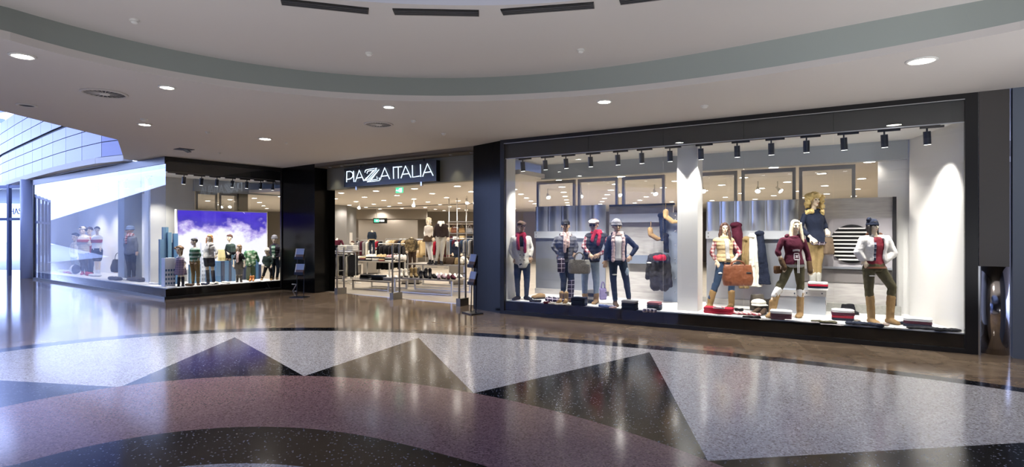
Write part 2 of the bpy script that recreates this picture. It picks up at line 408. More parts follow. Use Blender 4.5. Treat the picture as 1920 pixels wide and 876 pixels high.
wcc = struct('window_12', b, m_sw, 'glazing bars of the opposite concourse wall')
obj('pane', MB().wbox(a2, a2+dd*11, .02, .35, 9.4), m_tint, wcc)
struct('ceiling_added_block', MB().prism([(-8.7, -3), (-8.7, 12.3), (-10.7, 15.4), (-12, 18), (-12, 44), (-26, 44), (-26, 4)], 9.5, 9.7), m_ceil)  # unseen opaque roof, added to dim daylight on the bulkhead panels
# ---------------------------------------------------------------- storefront: pillars, recess, fascia
pl = MB(); q = [C2-tK*.02, C3, C4, F0+nF*.25, Vector((-6.0, 18.2)), C2+tK*.5]; pl.prism(q, 0, ZC); struct('wall_pillar_left', pl, m_black)
pr = MB(); q = [R0, R1, W0+nW*.0, W0+nW*.55, F1+nF*.3, F1]; pr.prism(q, 0, ZC); struct('wall_pillar_right', pr, m_black)
b = MB(); b.slab([V3(C3, 3.68), V3(R0, 3.68), V3(F1+nF*.1, 3.68), V3(F0+nF*.1, 3.68)], (0, 0, .04)); b.wbox(C3, R0, .03, 3.68, ZC)
struct('ceiling_recess', b, mat('taupe paint', '#6f675c', .7))
m_olive = mat('olive grey fascia', '#7c7a6a', .55)
struct('wall_fascia', MB().wbox(F0-tF*.05, F1+tF*.1, .25, 3.05, 3.68), m_olive)
# ---------------------------------------------------------------- store shell
m_sceil = mat('store ceiling paint', '#d6cfc6', .8)
m_swall = mat('store wall paint', '#8e867c', .8)
ZS = 3.10
sp = [Vector((-18, 23.3)), Vector(K(.6, 2.15, 0)[:2]), Vector(K(3.3, 2.15, 0)[:2]), Vector((-7.1, 17.75)), F0+nF*.2, F1+nF*.2, Vector(W(.15, .55, 0)[:2]), Vector(W(.15, 1.95, 0)[:2]), Vector(W(7.4, 1.95, 0)[:2]), Vector((18, 12)), Vector((18, 35)), Vector((-18, 35))]
b = MB(); b.prism(sp, ZS, ZS+.1); bmesh.ops.triangulate(b.b, faces=b.b.faces[:]); struct('ceiling_store', b, m_sceil)
b = MB(); b.wbox((18, 35), (-18, 35), .2, 0, ZS); struct('wall_store_back', b, m_swall)
b = MB(); b.wbox((-18, 35), (-18, 23), .2, 0, ZS); struct('wall_store_left', b, m_swall)
b = MB(); b.wbox((18, 12), (18, 35), .2, 0, ZS); struct('wall_store_right', b, m_swall)
b = MB(); b.wbox(W(7.4, 2.0, 0), (18, 12), .2, 0, ZS+.4, 1); struct('wall_store_front', b, m_swall)
# dark service slots in the store ceiling
sl = MB()
for a, c in (((628, 392), (888, 381.5)), ((628, 392), (735, 401))):
    A_, B_ = G(*a, ZS-.005), G(*c, ZS-.005); sl.wbox(A_, B_, .3, ZS-.012, ZS-.002)
struct('trim_4', sl, m_dark)
# ---------------------------------------------------------------- right display window
fr = MB()
fr.wbox(W(-.02, -.02, 0), W(LW+.02, -.02, 0), .1, 3.71, ZC)
fr.wbox(W(-.02, -.02, 0), W(LW+.02, -.02, 0), .1, 0, .07)
fr.wbox(W(-.02, -.02, 0), W(.08, -.02, 0), .1, .07, 3.71); fr.wbox(W(LW-.13, -.02, 0), W(LW+.02, -.02, 0), .1, .07, 3.71)
win1 = struct('window_1', fr, m_blackm)
bd = MB(); bd.wbox(W(.08, -.028, 0), W(LW-.13, -.028, 0), .012, 3.70, 3.712); bd.wbox(W(.05, .04, 0), W(LW-.1, .04, 0), .014, 3.375, 3.39)
obj('silver_bead', bd, m_alum, win1)
seams = [.08, 2.05, 3.55, 4.95, 6.3, LW-.13]
for i in range(5): obj('pane', MB().wbox(W(seams[i]+.004, 0, 0), W(seams[i+1]-.004, 0, 0), .012, .07, 3.70), m_glass, win1)
struct('trim_5', MB().wbox(W(.05, .05, 0), W(LW-.1, .05, 0), .03, .02, .27), m_black)
struct('trim_6', MB().wbox(W(.05, .05, 0), W(LW-.1, .05, 0), .05, 3.39, 3.75), mat('charcoal panel', '#232423', .5))
m_plat = mat('white platform', '#dedcd8', .5)
struct('floor_display_right', MB().slab([W(.05, .08, PZ), W(LW-.1, .08, PZ), W(7.4, 2.1, PZ), W(.05, 2.1, PZ)], (0, 0, -.04)), m_plat)
struct('ceiling_display_right', MB().slab([W(.05, .08, 3.42), W(LW-.1, .08, 3.42), W(7.4, 2.1, 3.42), W(.05, 2.1, 3.42)], (0, 0, .05)), m_white)
struct('wall_display_right', MB().wbox(W(LW-.12, .06, 0), W(7.44, 1.78, 0), .06, PZ, 3.42, -1).wbox(W(7.46, 1.94, 0), W(6.98, 2.02, 0), .06, PZ, 3.42, -1), m_white)
struct('wall_display_left', MB().wbox(W(.06, .08, 0), W(.06, .50, 0), .06, PZ, 3.42, 1), m_white)
struct('ceiling_beam_right', MB().wbox(W(.05, 1.76, 0), W(7.42, 1.76, 0), .2, 3.08, 3.42), m_grey)
sL, sR = (pW(1270, 500, .35), pW(1308, 500, .35))
b = MB(); b.wbox(sL, sR, .42, PZ, 3.42); struct('wall_column_white', b, m_white)
# glazed metal partition at the back of the display (its head shows above the display panels)
m_frame = mat('warm grey metal', (.42, .40, .36), .3, .85)
for x0, x1 in ((1006, 1078), (1083, 1158), (1166, 1246), (1309, 1382), (1390, 1492), (1498, 1604)):
    A_, B_ = pW(x0, 400, 2.02), pW(x1, 400, 2.02); A2, B2 = Vector(A_[:2]), Vector(B_[:2]); t_ = (B2-A2).normalized()
    f = MB(); f.wbox(A2, A2+t_*.06, .08, PZ, 3.06); f.wbox(B2-t_*.06, B2, .08, PZ, 3.06); f.wbox(A2+t_*.06, B2-t_*.06, .08, 2.98, 3.06)
    f.wbox(A2+t_*.06, B2-t_*.06, .08, PZ, PZ+.1)
    r = struct('window_frame', f, m_frame); r.name = 'window_2'
    obj('pane', MB().wbox(A2+t_*.06, B2-t_*.06, .01, PZ+.1, 2.98), m_glass, r)
# ---------------------------------------------------------------- kids' window (front K) and the long left window (L)
HF = 3.74
fr = MB(); fr.wbox(K(0, -.02, 0), K(LK, -.02, 0), .08, 3.68, ZC); fr.wbox(K(0, -.02, 0), K(LK, -.02, 0), .08, 0, .07); fr.wbox(K(LK-.05, -.02, 0), K(LK+.03, -.02, 0), .08, .07, 3.68)
win3 = struct('window_8', fr, m_blackm)
for a, c in ((0.0, 1.75), (1.758, LK-.05)): obj('pane', MB().wbox(K(a, 0, 0), K(c, 0, 0), .012, .07, 3.68), m_glass, win3)
struct('trim_7', MB().wbox(K(.03, .05, 0), K(LK, .05, 0), .03, .02, .27), m_black)
struct('trim_8', MB().wbox(K(.03, .05, 0), K(LK, .05, 0), .05, 3.40, 3.75), mat('charcoal panel', '#232423', .5))
fr = MB(); fr.wbox(Lf(LL, -.02, 0), Lf(0, -.02, 0), .08, 3.60, ZC, 1 if nL.dot(Vector((-tL.y, tL.x))*-1) > 0 else -1)
sgn = 1 if (Vector((-(-tL).y, (-tL).x))).dot(nL) > 0 else -1
fr.wbox(Lf(LL, -.02, 0), Lf(0, -.02, 0), .08, 0, .07, sgn); fr.wbox(Lf(LL+.03, -.02, 0), Lf(LL-.04, -.02, 0), .08, .07, 3.6, sgn)
win4 = struct('window_9', fr, m_blackm)
ss = [0, 1.55, 3.1, 4.7, 6.9, LL-.04]
for i in range(5): obj('pane', MB().wbox(Lf(ss[i+1]-.004, 0, 0), Lf(ss[i]+.004, 0, 0), .012, .07, 3.60, sgn), m_glass, win4)
struct('trim_9', MB().wbox(Lf(LL, .05, 0), Lf(.03, .05, 0), .03, .02, .27, sgn), m_black)
struct('floor_display_left', MB().slab([Lf(LL, .08, PZ), V3(C1+tL*.08+nL*.08, PZ), K(LK, .08, PZ), K(LK, 2.1, PZ), Lf(2.1, 1.5, PZ), Lf(LL, 1.5, PZ)], (0, 0, -.04)), m_plat)
b = MB(); b.slab([Lf(LL, .06, 3.44), V3(C1+tL*.06+nL*.06, 3.44), K(LK, .06, 3.44), K(5.0, 2.2, 3.44), K(.6, 2.2, 3.44), Lf(2.1, 1.6, 3.44), Lf(LL, 1.6, 3.44)], (0, 0, .05)); struct('ceiling_display_left', b, m_white)
m_bdrop = mat('pale grey backdrop', '#cfcdc6', .75)
struct('wall_display_kids', MB().wbox(K(.42, 2.05, 0), K(1.66, 2.05, 0), .08, PZ, 3.44), m_bdrop)
struct('ceiling_beam_kids', MB().wbox(K(1.60, 1.95, 0), K(4.9, 1.95, 0), .2, 3.06, 3.44), m_grey)
struct('wall_column_kids', MB().wbox(K(3.02, 2.0, 0), K(3.32, 2.0, 0), .3, 0, 3.06), mat('olive column paint', '#6e6a5c', .7))
for a, c in ((1.70, 2.35), (2.42, 3.0)):
    f = MB(); f.wbox(K(a, 2.05, 0), K(a+.05, 2.05, 0), .07, PZ, 3.06); f.wbox(K(c-.05, 2.05, 0), K(c, 2.05, 0), .07, PZ, 3.06); f.wbox(K(a+.05, 2.05, 0), K(c-.05, 2.05, 0), .07, 2.98, 3.06); f.wbox(K(a+.05, 2.05, 0), K(c-.05, 2.05, 0), .07, PZ, PZ+.1)
    r = struct('window_10', f, m_frame); obj('pane', MB().wbox(K(a+.05, 2.07, 0), K(c-.05, 2.07, 0), .01, PZ+.1, 2.98), m_glass, r)
b = MB(); b.wbox(Lf(LL, 1.4, 0), Lf(4.9, 1.4, 0), .08, PZ, 3.44, sgn).wbox(Lf(LL-.05, .1, 0), Lf(LL-.05, 1.4, 0), .06, PZ, 3.44); struct('wall_display_long', b, m_white)
b = MB(); b.wbox(Lf(4.9, 1.5, 0), Lf(2.3, 1.5, 0), .08, PZ, 3.44, sgn); struct('wall_display_long_grey', b, m_bdrop)
b = MB(); b.wbox(Lf(4.75, .55, 0), Lf(4.25, .55, 0), .5, PZ, 3.44, sgn); struct('wall_column_grey', b, m_grey)
b = MB(); b.wbox(Lf(2.75, .55, 0), Lf(2.45, .55, 0), .3, PZ, 3.44, sgn); struct('wall_column_pale', b, m_white)
# ---------------------------------------------------------------- left atrium: panelled bulkhead, soffit, columns, glazed entrance
base = [G(242, 299, 3.9), G(233, 298, 3.9), G(178, 306, 3.9), G(130, 315.5, 3.9), G(95, 324, 3.9), G(68, 331.5, 3.9), G(30, 342, 3.9), G(0, 351, 3.9), Vector((-29, 31, 0)), Vector((-36, 39, 0))]
base = [Vector(p[:2]) for p in base]
def along(pl, step):
    out = [pl[0]]; acc = 0
    for a, c in zip(pl, pl[1:]):
        L_ = (c-a).length; x = step-acc
        while x <= L_: out.append(a+(c-a)*(x/L_)); x += step
        acc = (acc+L_) % step
    return out
pts = along(base, 1.55)
b = MB(); bk = MB(); gp = .012
for i in range(len(pts)-1):
    a, c = pts[i], pts[i+1]; t_ = (c-a).normalized(); n_ = Vector((t_.y, -t_.x)); n_ = n_ if n_.y < 0 else -n_
    sg = 1 if Vector((-t_.y, t_.x)).dot(n_) < 0 else -1
    for k, (z0, z1) in enumerate(((4.05, 4.50), (4.50, 4.95), (4.95, 5.30), (5.36, 5.82), (5.82, 6.3), (6.3, 6.8))):
        off = n_*(0 if z0 < 5.3 else .04)
        b.wbox(a+t_*gp+off, c-t_*gp+off, .03, z0+gp, z1-gp, sg)
    bk.wbox(a-n_*.035, c-n_*.035, .12, 3.95, 6.85, sg)
struct('wall_bulkhead', b, m_skypanel, 'pale metal panels curving over the left window')
struct('wall_bulkhead_backing', bk, m_dark)
lp = MB(); lp2 = MB(); fin = MB()
for i in range(len(pts)-1):
    a, c = pts[i], pts[i+1]; t_ = (c-a).normalized(); n_ = Vector((t_.y, -t_.x)); n_ = n_ if n_.y < 0 else -n_
    lp.slab([V3(a+n_*.16, 3.84), V3(c+n_*.16, 3.84), V3(c-n_*.1, 3.84), V3(a-n_*.1, 3.84)], (0, 0, .17))
    lp2.slab([V3(a-n_*.1, 3.80), V3(c-n_*.1, 3.80), V3(c-n_*6, 3.80), V3(a-n_*6, 3.80)], (0, 0, .06))
struct('trim_10', lp, m_white)
struct('ceiling_soffit', lp2, m_grey)
b = MB()
for i in range(9): b.box((-26, -6+i*5.5, 9.3), (36, .3, .45), -.25)
for i in range(6): b.box((-12-i*6, 14, 9.6), (.25, 52, .3), -.25)
struct('ceiling_trusses', b, mat('blue grey steelwork', '#7683a0', .5))
struct('wall_column_round', MB().lathe((-18.95, 21.9, 0), [(.22, 0), (.22, 3.85)], 24), mat('blue grey column paint', '#aab3cf', .35), smooth=True)
m_mull = mat('blue grey mullion', '#63729a', .4)
ge = MB(); A_ = Vector((-19.6, 23.0)); B_ = Vector((-34, 27.0)); t_ = (B_-A_).normalized()
for i in range(11):
    p = A_+t_*(i*1.45); w = .12 if i % 3 else .3; ge.box((p.x, p.y, 1.9), (w, .12, 3.8), math.atan2(t_.y, t_.x))
for z in (2.35, 3.7): p = A_+t_*7.2; ge.box((p.x, p.y, z), (14.6, .1, .12), math.atan2(t_.y, t_.x))
wn = struct('window_11', ge, m_mull)
for i in range(10):
    p = A_+t_*(i*1.45); q = A_+t_*((i+1)*1.45)
    if i not in (3, 6): obj('pane', MB().wbox(p, q, .01, 0, 3.7), m_glass, wn)
# pale paving and a low building outside the glazed entrance
struct('ground_outside', MB().prism([(-100, 24.5), (-19.5, 27), (-19.5, 120), (-100, 120)], -.05, .004), mat('pale paving', '#c9ccd4', .8))
# ---------------------------------------------------------------- dark cladding pillar at the right
b = MB(); b.wbox(pW(1836, 330, -.03), pW(1893, 330, -.03), .5, 1.28, ZC); struct('wall_pillar_panel', b, mat('dark grey panel', '#4a4745', .45))
pc = pW(1866, 600, .25); rw = (pW(1893, 600, -.0)-pW(1838, 600, -.0)).length/2
b = MB(); b.lathe((pc.x, pc.y, 0), [(rw, 0), (rw, 1.28)], 40); struct('wall_column_steel', b, mat('polished steel', (.50, .46, .44), .12, 1.0), smooth=True)
b = MB(); b.wbox(W(LW+.02, .0, 0), pW(1838, 600, 0.0), .12, 0, ZC); struct('trim_11', b, m_alum)
# ---------------------------------------------------------------- ceiling fittings of the mall
def downlight(px, py, label, on=True, r=.085):
    c = G(px, py, ZC); t = empty('ceiling_downlight', c, label, 'downlight', 'recessed downlights in the rotunda ceiling')
    obj('rim', MB().lathe(c, [(r*1.35, 0), (r*1.35, -.012), (r*1.05, -.018), (r*1.05, .0)], 28), m_white, t, True)
    if on:
        obj('lens', MB().lathe(c, [(.001, -.008), (r, -.008), (r, -.003)], 28), mat('mall lamp lens', (1, .95, .88), emit=30.0), t)
        spot('lamp', c+Vector((0, 0, -.05)), c+Vector((0, 0, -3)), L_MALL, 2.0, .8, (1, .95, .9), .08, t)
    else: obj('lens', MB().lathe(c, [(.001, -.008), (r, -.008), (r, -.003)], 28), m_dark, t)
downlight(42, 104, 'lit recessed downlight nearest the left edge of the ceiling', r=.095)
downlight(313, 163, 'lit recessed downlight right of the larger round air diffuser', r=.08)
downlight(729, 200, 'lit recessed downlight just above the smaller round air diffuser', r=.075)
downlight(1133, 190, 'lit recessed downlight in front of the right display window, left of the fire sensor', r=.09)
downlight(1728, 113, 'large lit recessed downlight at the far right of the ceiling', r=.12)
downlight(271, 233, 'lit recessed downlight over the front of the left window', r=.09)
downlight(497, 260, 'lit recessed downlight in front of the black pillar left of the entrance', r=.11)
downlight(50, 197, 'unlit recessed downlight beside the edge of the open atrium', False, r=.1)
def diffuser(px, py, r, label):
    c = G(px, py, ZC); t = empty('air_diffuser', c, label, 'air vent', 'round swirl diffusers in the ceiling')
    obj('rim', MB().lathe(c, [(r*1.14, 0), (r*1.14, -.015), (r, -.02), (r, -.002)], 40), m_ceil, t, True)
    obj('backing', MB().lathe(c, [(.001, -.004), (r, -.004), (r, -.001)], 40), m_dark, t)
    f = MB()
    for i in range(22):
        a = 2*PI*i/22; f.box(c+Vector((math.cos(a)*r*.62, math.sin(a)*r*.62, -.009)), (r*.74, .009, .003), a, .2)
    obj('vanes', f, m_ceil, t); obj('hub', MB().lathe(c, [(r*.25, -.004), (r*.25, -.022), (.001, -.024)], 24), m_white, t)
diffuser(196, 175, .255, 'larger round air diffuser near the left of the ceiling')
diffuser(710, 233, .235, 'smaller round air diffuser in front of the shop entrance')
def detector(px, py, z, label, r=.05):
    c = G(px, py, z); t = empty('smoke_detector', c, label, 'smoke detector')
    obj('base', MB().lathe(c, [(r, 0), (r, -.018)], 20), m_white, t); obj('dome', MB().lathe(c, [(r*.75, -.018), (r*.7, -.035), (r*.4, -.045), (.002, -.046)], 20), m_white, t, True)
detector(252, 37, 4.17, 'small white detector on the upper ceiling at the left'); detector(692, 99, 4.17, 'small white detector on the upper ceiling, middle of three')
detector(1089, 93, 4.17, 'small white detector on the upper ceiling at the right'); detector(1321, 198, ZC, 'square-ish white fire sensor above the right display window', .06)
detector(389, 247, ZC, 'small beige sensor between the left downlights and the entrance', .045); detector(832, 250, ZC, 'small flat sprinkler cap near the entrance pillar', .05)
detector(537, 267, ZC, 'tiny sprinkler cap right of the downlight by the black pillar', .035); detector(775, 226, ZC, 'small white cap right of the smaller diffuser', .045); detector(270, 223, ZC, 'small grey cap above the left front downlight', .06)
detector(412, 286, ZC, 'tiny sprinkler cap near the kids window corner', .03)
c = G(345, 280, ZC); t = empty('ceiling_hatch', c, 'small dark square hatch in the ceiling over the kids window', 'hatch')
an = math.atan2(tL.y, tL.x)
obj('opening', MB().box(c+Vector((0, 0, -.006)), (.34, .34, .01), an), m_dark, t); obj('flap', MB().box(c+Vector((.02, .1, -.03)), (.2, .12, .012), an, .4), m_blackm, t)
def slot(p0, p1, label):
    A_, B_ = G(*p0, 4.17), G(*p1, 4.17); c = (A_+B_)/2; t = empty('slot_diffuser', c, label, 'air vent', 'linear slot diffusers round the skylight')
    d = B_-A_; ang = math.atan2(d.y, d.x)
    obj('frame', MB().box(c+Vector((0, 0, -.006)), (d.length, .16, .012), ang), m_blackm, t)
    f = MB(); nn = Vector((-d.y, d.x, 0)).normalized()
    for k in (-1, 0, 1): f.box(c+nn*k*.045+Vector((0, 0, -.014)), (d.length*.98, .012, .012), ang)
    obj('blades', f, mat('dark grey metal', (.10, .10, .11), .4, .5), t)
slot((527, 2), (691, 20), 'linear slot vent at the upper left of the skylight'); slot((738, 21), (898, 24), 'linear slot vent below the middle of the skylight')
slot((941, 22), (1114, 9), 'linear slot vent at the lower right of the skylight'); slot((1162, 2), (1290, -14), 'linear slot vent cut by the top edge of the picture')

# ---------------------------------------------------------------- track lighting in the display windows
def track(A_, B_, label):
    d = B_-A_; thing('lighting_track', MB().box((A_+B_)/2, (d.length, .035, .03), math.atan2(d.y, d.x)), m_blackm, label, 'lighting track')
def trackhead(p, along_, tilt, aim, label, group, power, hl=.17, hr=.05, lit=True):
    t = empty('track_spotlight', p, label, 'spotlight', group); a = math.atan2(along_.y, along_.x)
    obj('adapter', MB().box(p+Vector((along_.x*.06, along_.y*.06, -.03)), (.30, .045, .03), a), m_blackm, t)
    obj('stem', MB().tube([p+Vector((0, 0, -.03)), p+Vector((0, 0, -.12))], .013), m_blackm, t)
    c = p+Vector((0, 0, -.12)); dr = (Vector(aim)-c).normalized(); dr = (dr*(.9+tilt)+Vector((0, 0, -1))).normalized()
    a0, b0 = c-dr*.03, c+dr*hl
    obj('housing', MB().tube([a0, a0, b0, b0], [.02, hr, hr, hr*.9], 20), m_blackm, t)
    if lit:
        obj('lens', MB().tube([b0+dr*.001, b0+dr*.004], hr*.85, 20), mat('track lens', (1, .95, .88), emit=4.0), t)
        spot('lamp', b0+dr*.03, aim, power, 1.5, .9, (1, .95, .88), .03, t)
zt = 3.40
track(W(.25, .2, zt), W(7.7, .2, zt), 'black lighting track along the top of the right display window')
hx = [980, 1022, 1061, 1107, 1158, 1203, 1256, 1314, 1382, 1446, 1512, 1582, 1658, 1738]
words = ['first', 'second', 'third', 'fourth', 'fifth', 'sixth', 'seventh', 'eighth', 'ninth', 'tenth', 'eleventh', 'twelfth', 'thirteenth', 'last']
for i, x in enumerate(hx):
    p = pW(x, 280, .2); p.z = zt; q = Vector((p.x, p.y)); aim = V3(q+nW*.75+tW*(.0 if i < 11 else .25), .9)
    trackhead(p, tW, .1*(i % 3), aim, f'black track spotlight in the right window, {words[i]} of fourteen from its left end', 'track spotlights in the right window', L_TRACK)
track(K(.15, .25, 3.40), K(3.25, .25, 3.40), 'black lighting track along the top of the kids window')
for i, x in enumerate((345, 378, 407, 436, 463, 489, 512)):
    p = pK(x, 345, .25); p.z = 3.40; q = Vector((p.x, p.y)); aim = V3(q+nK*.8, .8)
    trackhead(p, -tK, .1, aim, f'black track spotlight in the kids window, {words[i]} of seven from its left end', 'track spotlights in the kids window', L_TRACK*.8)
for i, s_ in enumerate((1.6, 3.3, 5.6, 7.2, 8.8)):
    p = Lf(s_, .25, 3.40); q = Vector((p.x, p.y))
    trackhead(p, tL, .1, V3(q+nL*.8, 1.0), 'black track spotlight hidden in the glare of the left window', 'track spotlights in the left window', L_TRACK)

# ---------------------------------------------------------------- store ceiling downlights on their grid, and recess spots
gi = 0; first = None
for i in range(-7, 14):
    for j in range(-3, 8):
        p = Vector((-4.3+1.375*i+.24*j, 17.7-.9*i+2.05*j))
        if p.y > 33.5 or p.x < -15 or p.x > 14: continue
        if (p-F0).dot(nF) < .7 or (p-W0).dot(nW) < 1.9 or (p-C1).dot(nK) > -.2 and (p-C2).dot(tK) < .4: continue
        if abs(p.x/p.y) > .70 or p.x/p.y < -.66: continue
        lab = 'round lit downlight recessed in the beige store ceiling'
        if first is None:
            c = V3(p, ZS); first = empty('ceiling_downlight', c, lab, 'downlight', 'downlights in the store ceiling')
            obj('rim', MB().lathe(c, [(.115, 0), (.115, -.01), (.095, -.012), (.095, 0)], 20), m_white, first)
            obj('lens', MB().lathe(c, [(.001, -.006), (.095, -.006), (.095, -.002)], 20), mat('store lamp lens', (1, .93, .84), emit=16.0), first)
            lo = spot('lamp', c+Vector((0, 0, -.04)), c+Vector((0, 0, -3)), L_STORE, 2.6, .6, (1, .92, .83), .07, first)
        else: dup(first, V3(p, ZS))
        gi += 1
for x, y in ((619, 318), (641, 315), (686, 309), (845, 295), (884, 290)):
    p = onp(x, y, F0-nF*.25, tF); p.z = 3.68; c = p
    t = empty('recess_spotlight', c, f'tiny recessed spotlight above the entrance, {["at the black pillar","left of the sign","over the start of the sign","right of the sign","in the right corner"][[619,641,686,845,884].index(x)]}', 'spotlight', 'tiny spotlights over the entrance sign')
    obj('rim', MB().lathe(c, [(.045, 0), (.045, -.01), (.035, -.01)], 16), m_alum, t); obj('lens', MB().lathe(c, [(.001, -.007), (.034, -.007), (.034, -.002)], 16), mat('spot lens', (1, .95, .88), emit=20.0), t)
    spot('lamp', c+Vector((0, 0, -.04)), c+V3(nF*.08, -1.2), L_SIGNWASH, 1.3, .8, (1, .93, .75), .03, t)
# ---------------------------------------------------------------- mannequins
m_skin = mat('pale mannequin skin', '#e3cfb4', .45, vary=.04)
m_skin2 = mat('tan mannequin skin', '#c4a383', .45, vary=.04)
m_eye = mat('dark painted eye', '#2a1c18', .4)
m_lip = mat('painted lip', '#b06a5c', .5)
MALE = [(-.10, .12, .09), (0, .168, .115), (.22, .155, .108), (.5, .155, .112), (.75, .178, .122), (.90, .165, .10), (1.0, .085, .07)]
FEM = [(-.10, .12, .09), (0, .172, .115), (.18, .152, .105), (.42, .118, .085), (.68, .148, .112), (.88, .145, .09), (1.0, .075, .065)]
class Fig:
    def __init__(f, name, label, J, Y, z0=PZ, fem=False, kid=False, look=0, turn=0, dy=None, s=None, group='display mannequins in the shop windows', skin=None, faceless=False, headless=False, cat='mannequin'):
        f.dy = dy or {}; f.Y = Y; f.z0 = z0; f.skin = skin or m_skin
        f.J = {k: D(v[0], v[1], Y+f.dy.get(k, 0)) for k, v in J.items()}
        J = f.J; c = (J['aL']+J['aR'])/2; f.root = empty(name, (c.x, c.y, z0), label, cat, group)
        hgt = J['top'].z-z0 if not s else s*1.78
        f.s = s or hgt/1.78; s = f.s; f.k = (J['top'].z-J['chin'].z)/.235 if 'chin' in J else s
        if kid: f.k *= 1.0
        f.fem = fem; f.prof = FEM if fem else MALE
        r = J['sR']-J['sL']; r.z = 0; f.hw = r.length/2; r.normalize()
        f.r = Matrix.Rotation(math.radians(turn), 3, 'Z') @ r; f.fr = Vector((f.r.y, -f.r.x, 0)); f.fr.normalize()
        if f.fr.y > 0 and abs(turn) < 90: f.fr = -f.fr
        if abs(turn) > 90: f.fr = Vector((0, 1, 0))
        la = math.radians(look); f.lk = Vector((math.sin(la), -math.cos(la), 0)); f.lr = Vector((math.cos(la), math.sin(la), 0))
        f.nb = (J['sL']+J['sR'])/2+Vector((0, 0, .035*s)); f.hp = J['hip'].copy()
        hd = .092*s; f.hL = f.hp-f.r*hd; f.hR = f.hp+f.r*hd
        if not headless:
            f.hc = (J['top']+J['chin'])/2; f.hc = Vector((f.hc.x, f.hc.y, f.hc.z)); f.hc += f.lk*.015*f.k
        b = MB(); f.torso(b, 0, -.08, 1.0)
        b.cone(f.nb-Vector((0, 0, .02)), f.nb+Vector((0, 0, .04*s)) if headless else f.hc-Vector((0, 0, .05*f.k))-f.lk*.012, .05*s, .047*s)
        f.arms(b, 0, 1.0); f.legs(b, 0, 1.0)
        for sd in 'LR': f.hand(b, sd); f.foot(b, sd, .0, .8)
        if not headless: f.head(b)
        f.body = obj('body', solid(b, .0085 if s > .8 else .0065, 1), f.skin, f.root, True)
        if not headless and not faceless:
            for sg in (-1, 1):
                e = f.hc+f.lk*.077*f.k+f.lr*sg*.031*f.k+Vector((0, 0, .004))
                obj('eye', MB().ell(e, (.016*f.k, .012*f.k, .008*f.k), 8), m_eye, f.root, True)
            obj('mouth', MB().ell(f.hc+f.lk*.085*f.k-Vector((0, 0, .062*f.k)), (.019*f.k, .010*f.k, .007*f.k), 8), m_lip, f.root, True)
    def ring(f, t, infl, k=20):
        s = f.s; pr = f.prof
        for (a, ax, ay), (b, bx, by) in zip(pr, pr[1:]):
            if t <= b or b == pr[-1][0]: break
        u = max(0, min(1, (t-a)/(b-a))) if b > a else 0
        rx, ry = (ax+(bx-ax)*u)*s+infl, (ay+(by-ay)*u)*s+infl
        if t > .6: rx = max(rx, min(f.hw, .19*s)*(1-.45*max(0, (t-.88)/.12))*.76+infl)
        c = f.hp+(f.nb-f.hp)*t
        return c, rx, ry
    def torso(f, b, infl, t0, t1, k=20):
        R = []
        for i in range(13):
            c, rx, ry = f.ring(t0+(t1-t0)*i/12, infl); R.append([c+f.r*math.cos(2*PI*j/k)*rx+f.fr*math.sin(2*PI*j/k)*ry for j in range(k)])
        return b.loft(R)
    def arms(f, b, infl, frac, sides='LR'):
        s = f.s; J = f.J
        for sd in sides:
            S0, E0, H0 = J['s'+sd], J['e'+sd], J['h'+sd]; d = (H0-E0).normalized(); wr = H0-d*.06*s
            q = .84 if f.fem else .95; S0 = S0-Vector((0, 0, .028*s))+f.r*(.022*s if sd == 'L' else -.022*s)
            if frac > 0: b.cone(S0, E0, .050*s*q+infl, .040*s*q+infl)
            b.cone(f.nb-Vector((0, 0, .028*s)), S0, .045*s*q+infl*.6, .048*s*q+infl)
            if frac > .5: e = E0+(wr-E0)*min(1, (frac-.5)*2); b.cone(E0, e, .039*s+infl, (.039-.011*(frac-.5)*2)*s+infl)
    def legs(f, b, infl, frac, flare=0):
        s = f.s
        for sd, h in (('L', f.hL), ('R', f.hR)):
            k, a = f.J['k'+sd], f.J['a'+sd]
            if frac < .5: b.cone(h, h+(k-h)*frac*2, .086*s+infl, .078*s+infl); continue
            b.cone(h, k, .086*s+infl, .057*s+infl)
            e = k+(a-k)*max(.02, min(1, (frac-.5)*2)); b.cone(k, e, .055*s+infl, (.055-.018*(frac-.5)*2)*s+infl+flare)
            if frac > .7: b.ell(k+(a-k)*.3-f.fr*.015*s, (.052*s+infl, .056*s+infl, .13*s), 10)
    def foot(f, b, sd, infl, h=1.0, sole=False):
        s = f.s; a, t = f.J['a'+sd], f.J['t'+sd]; a = Vector((a.x, a.y, f.z0+.05*s)); d = t-a; d.z = 0
        L_ = .20*s; d = d.normalized()*L_ if d.length > .01 else f.fr*L_
        side = Vector((-d.y, d.x, 0)).normalized()
        rings = []
        for u, w, z in ((-.38, .022, .05), (-.3, .036, .075), (-.1, .042, .09), (.2, .042, .085), (.5, .047, .065), (.78, .047, .05), (.95, .036, .038), (1.03, .015, .025)):
            c = a+d*u; w = (w*s+infl)*1.0; hh = (z*s+infl)*h; c = Vector((c.x, c.y, f.z0+.001))
            rings.append([c+side*w*math.cos(th)*(1 if math.sin(th) >= 0 else 1)+Vector((0, 0, hh*(.5+.5*math.sin(th)))) for th in [2*PI*j/12 for j in range(12)]])
        b.loft(rings)
        b.cone(f.J['a'+sd], a+Vector((0, 0, .01)), .036*s+infl, .040*s+infl)
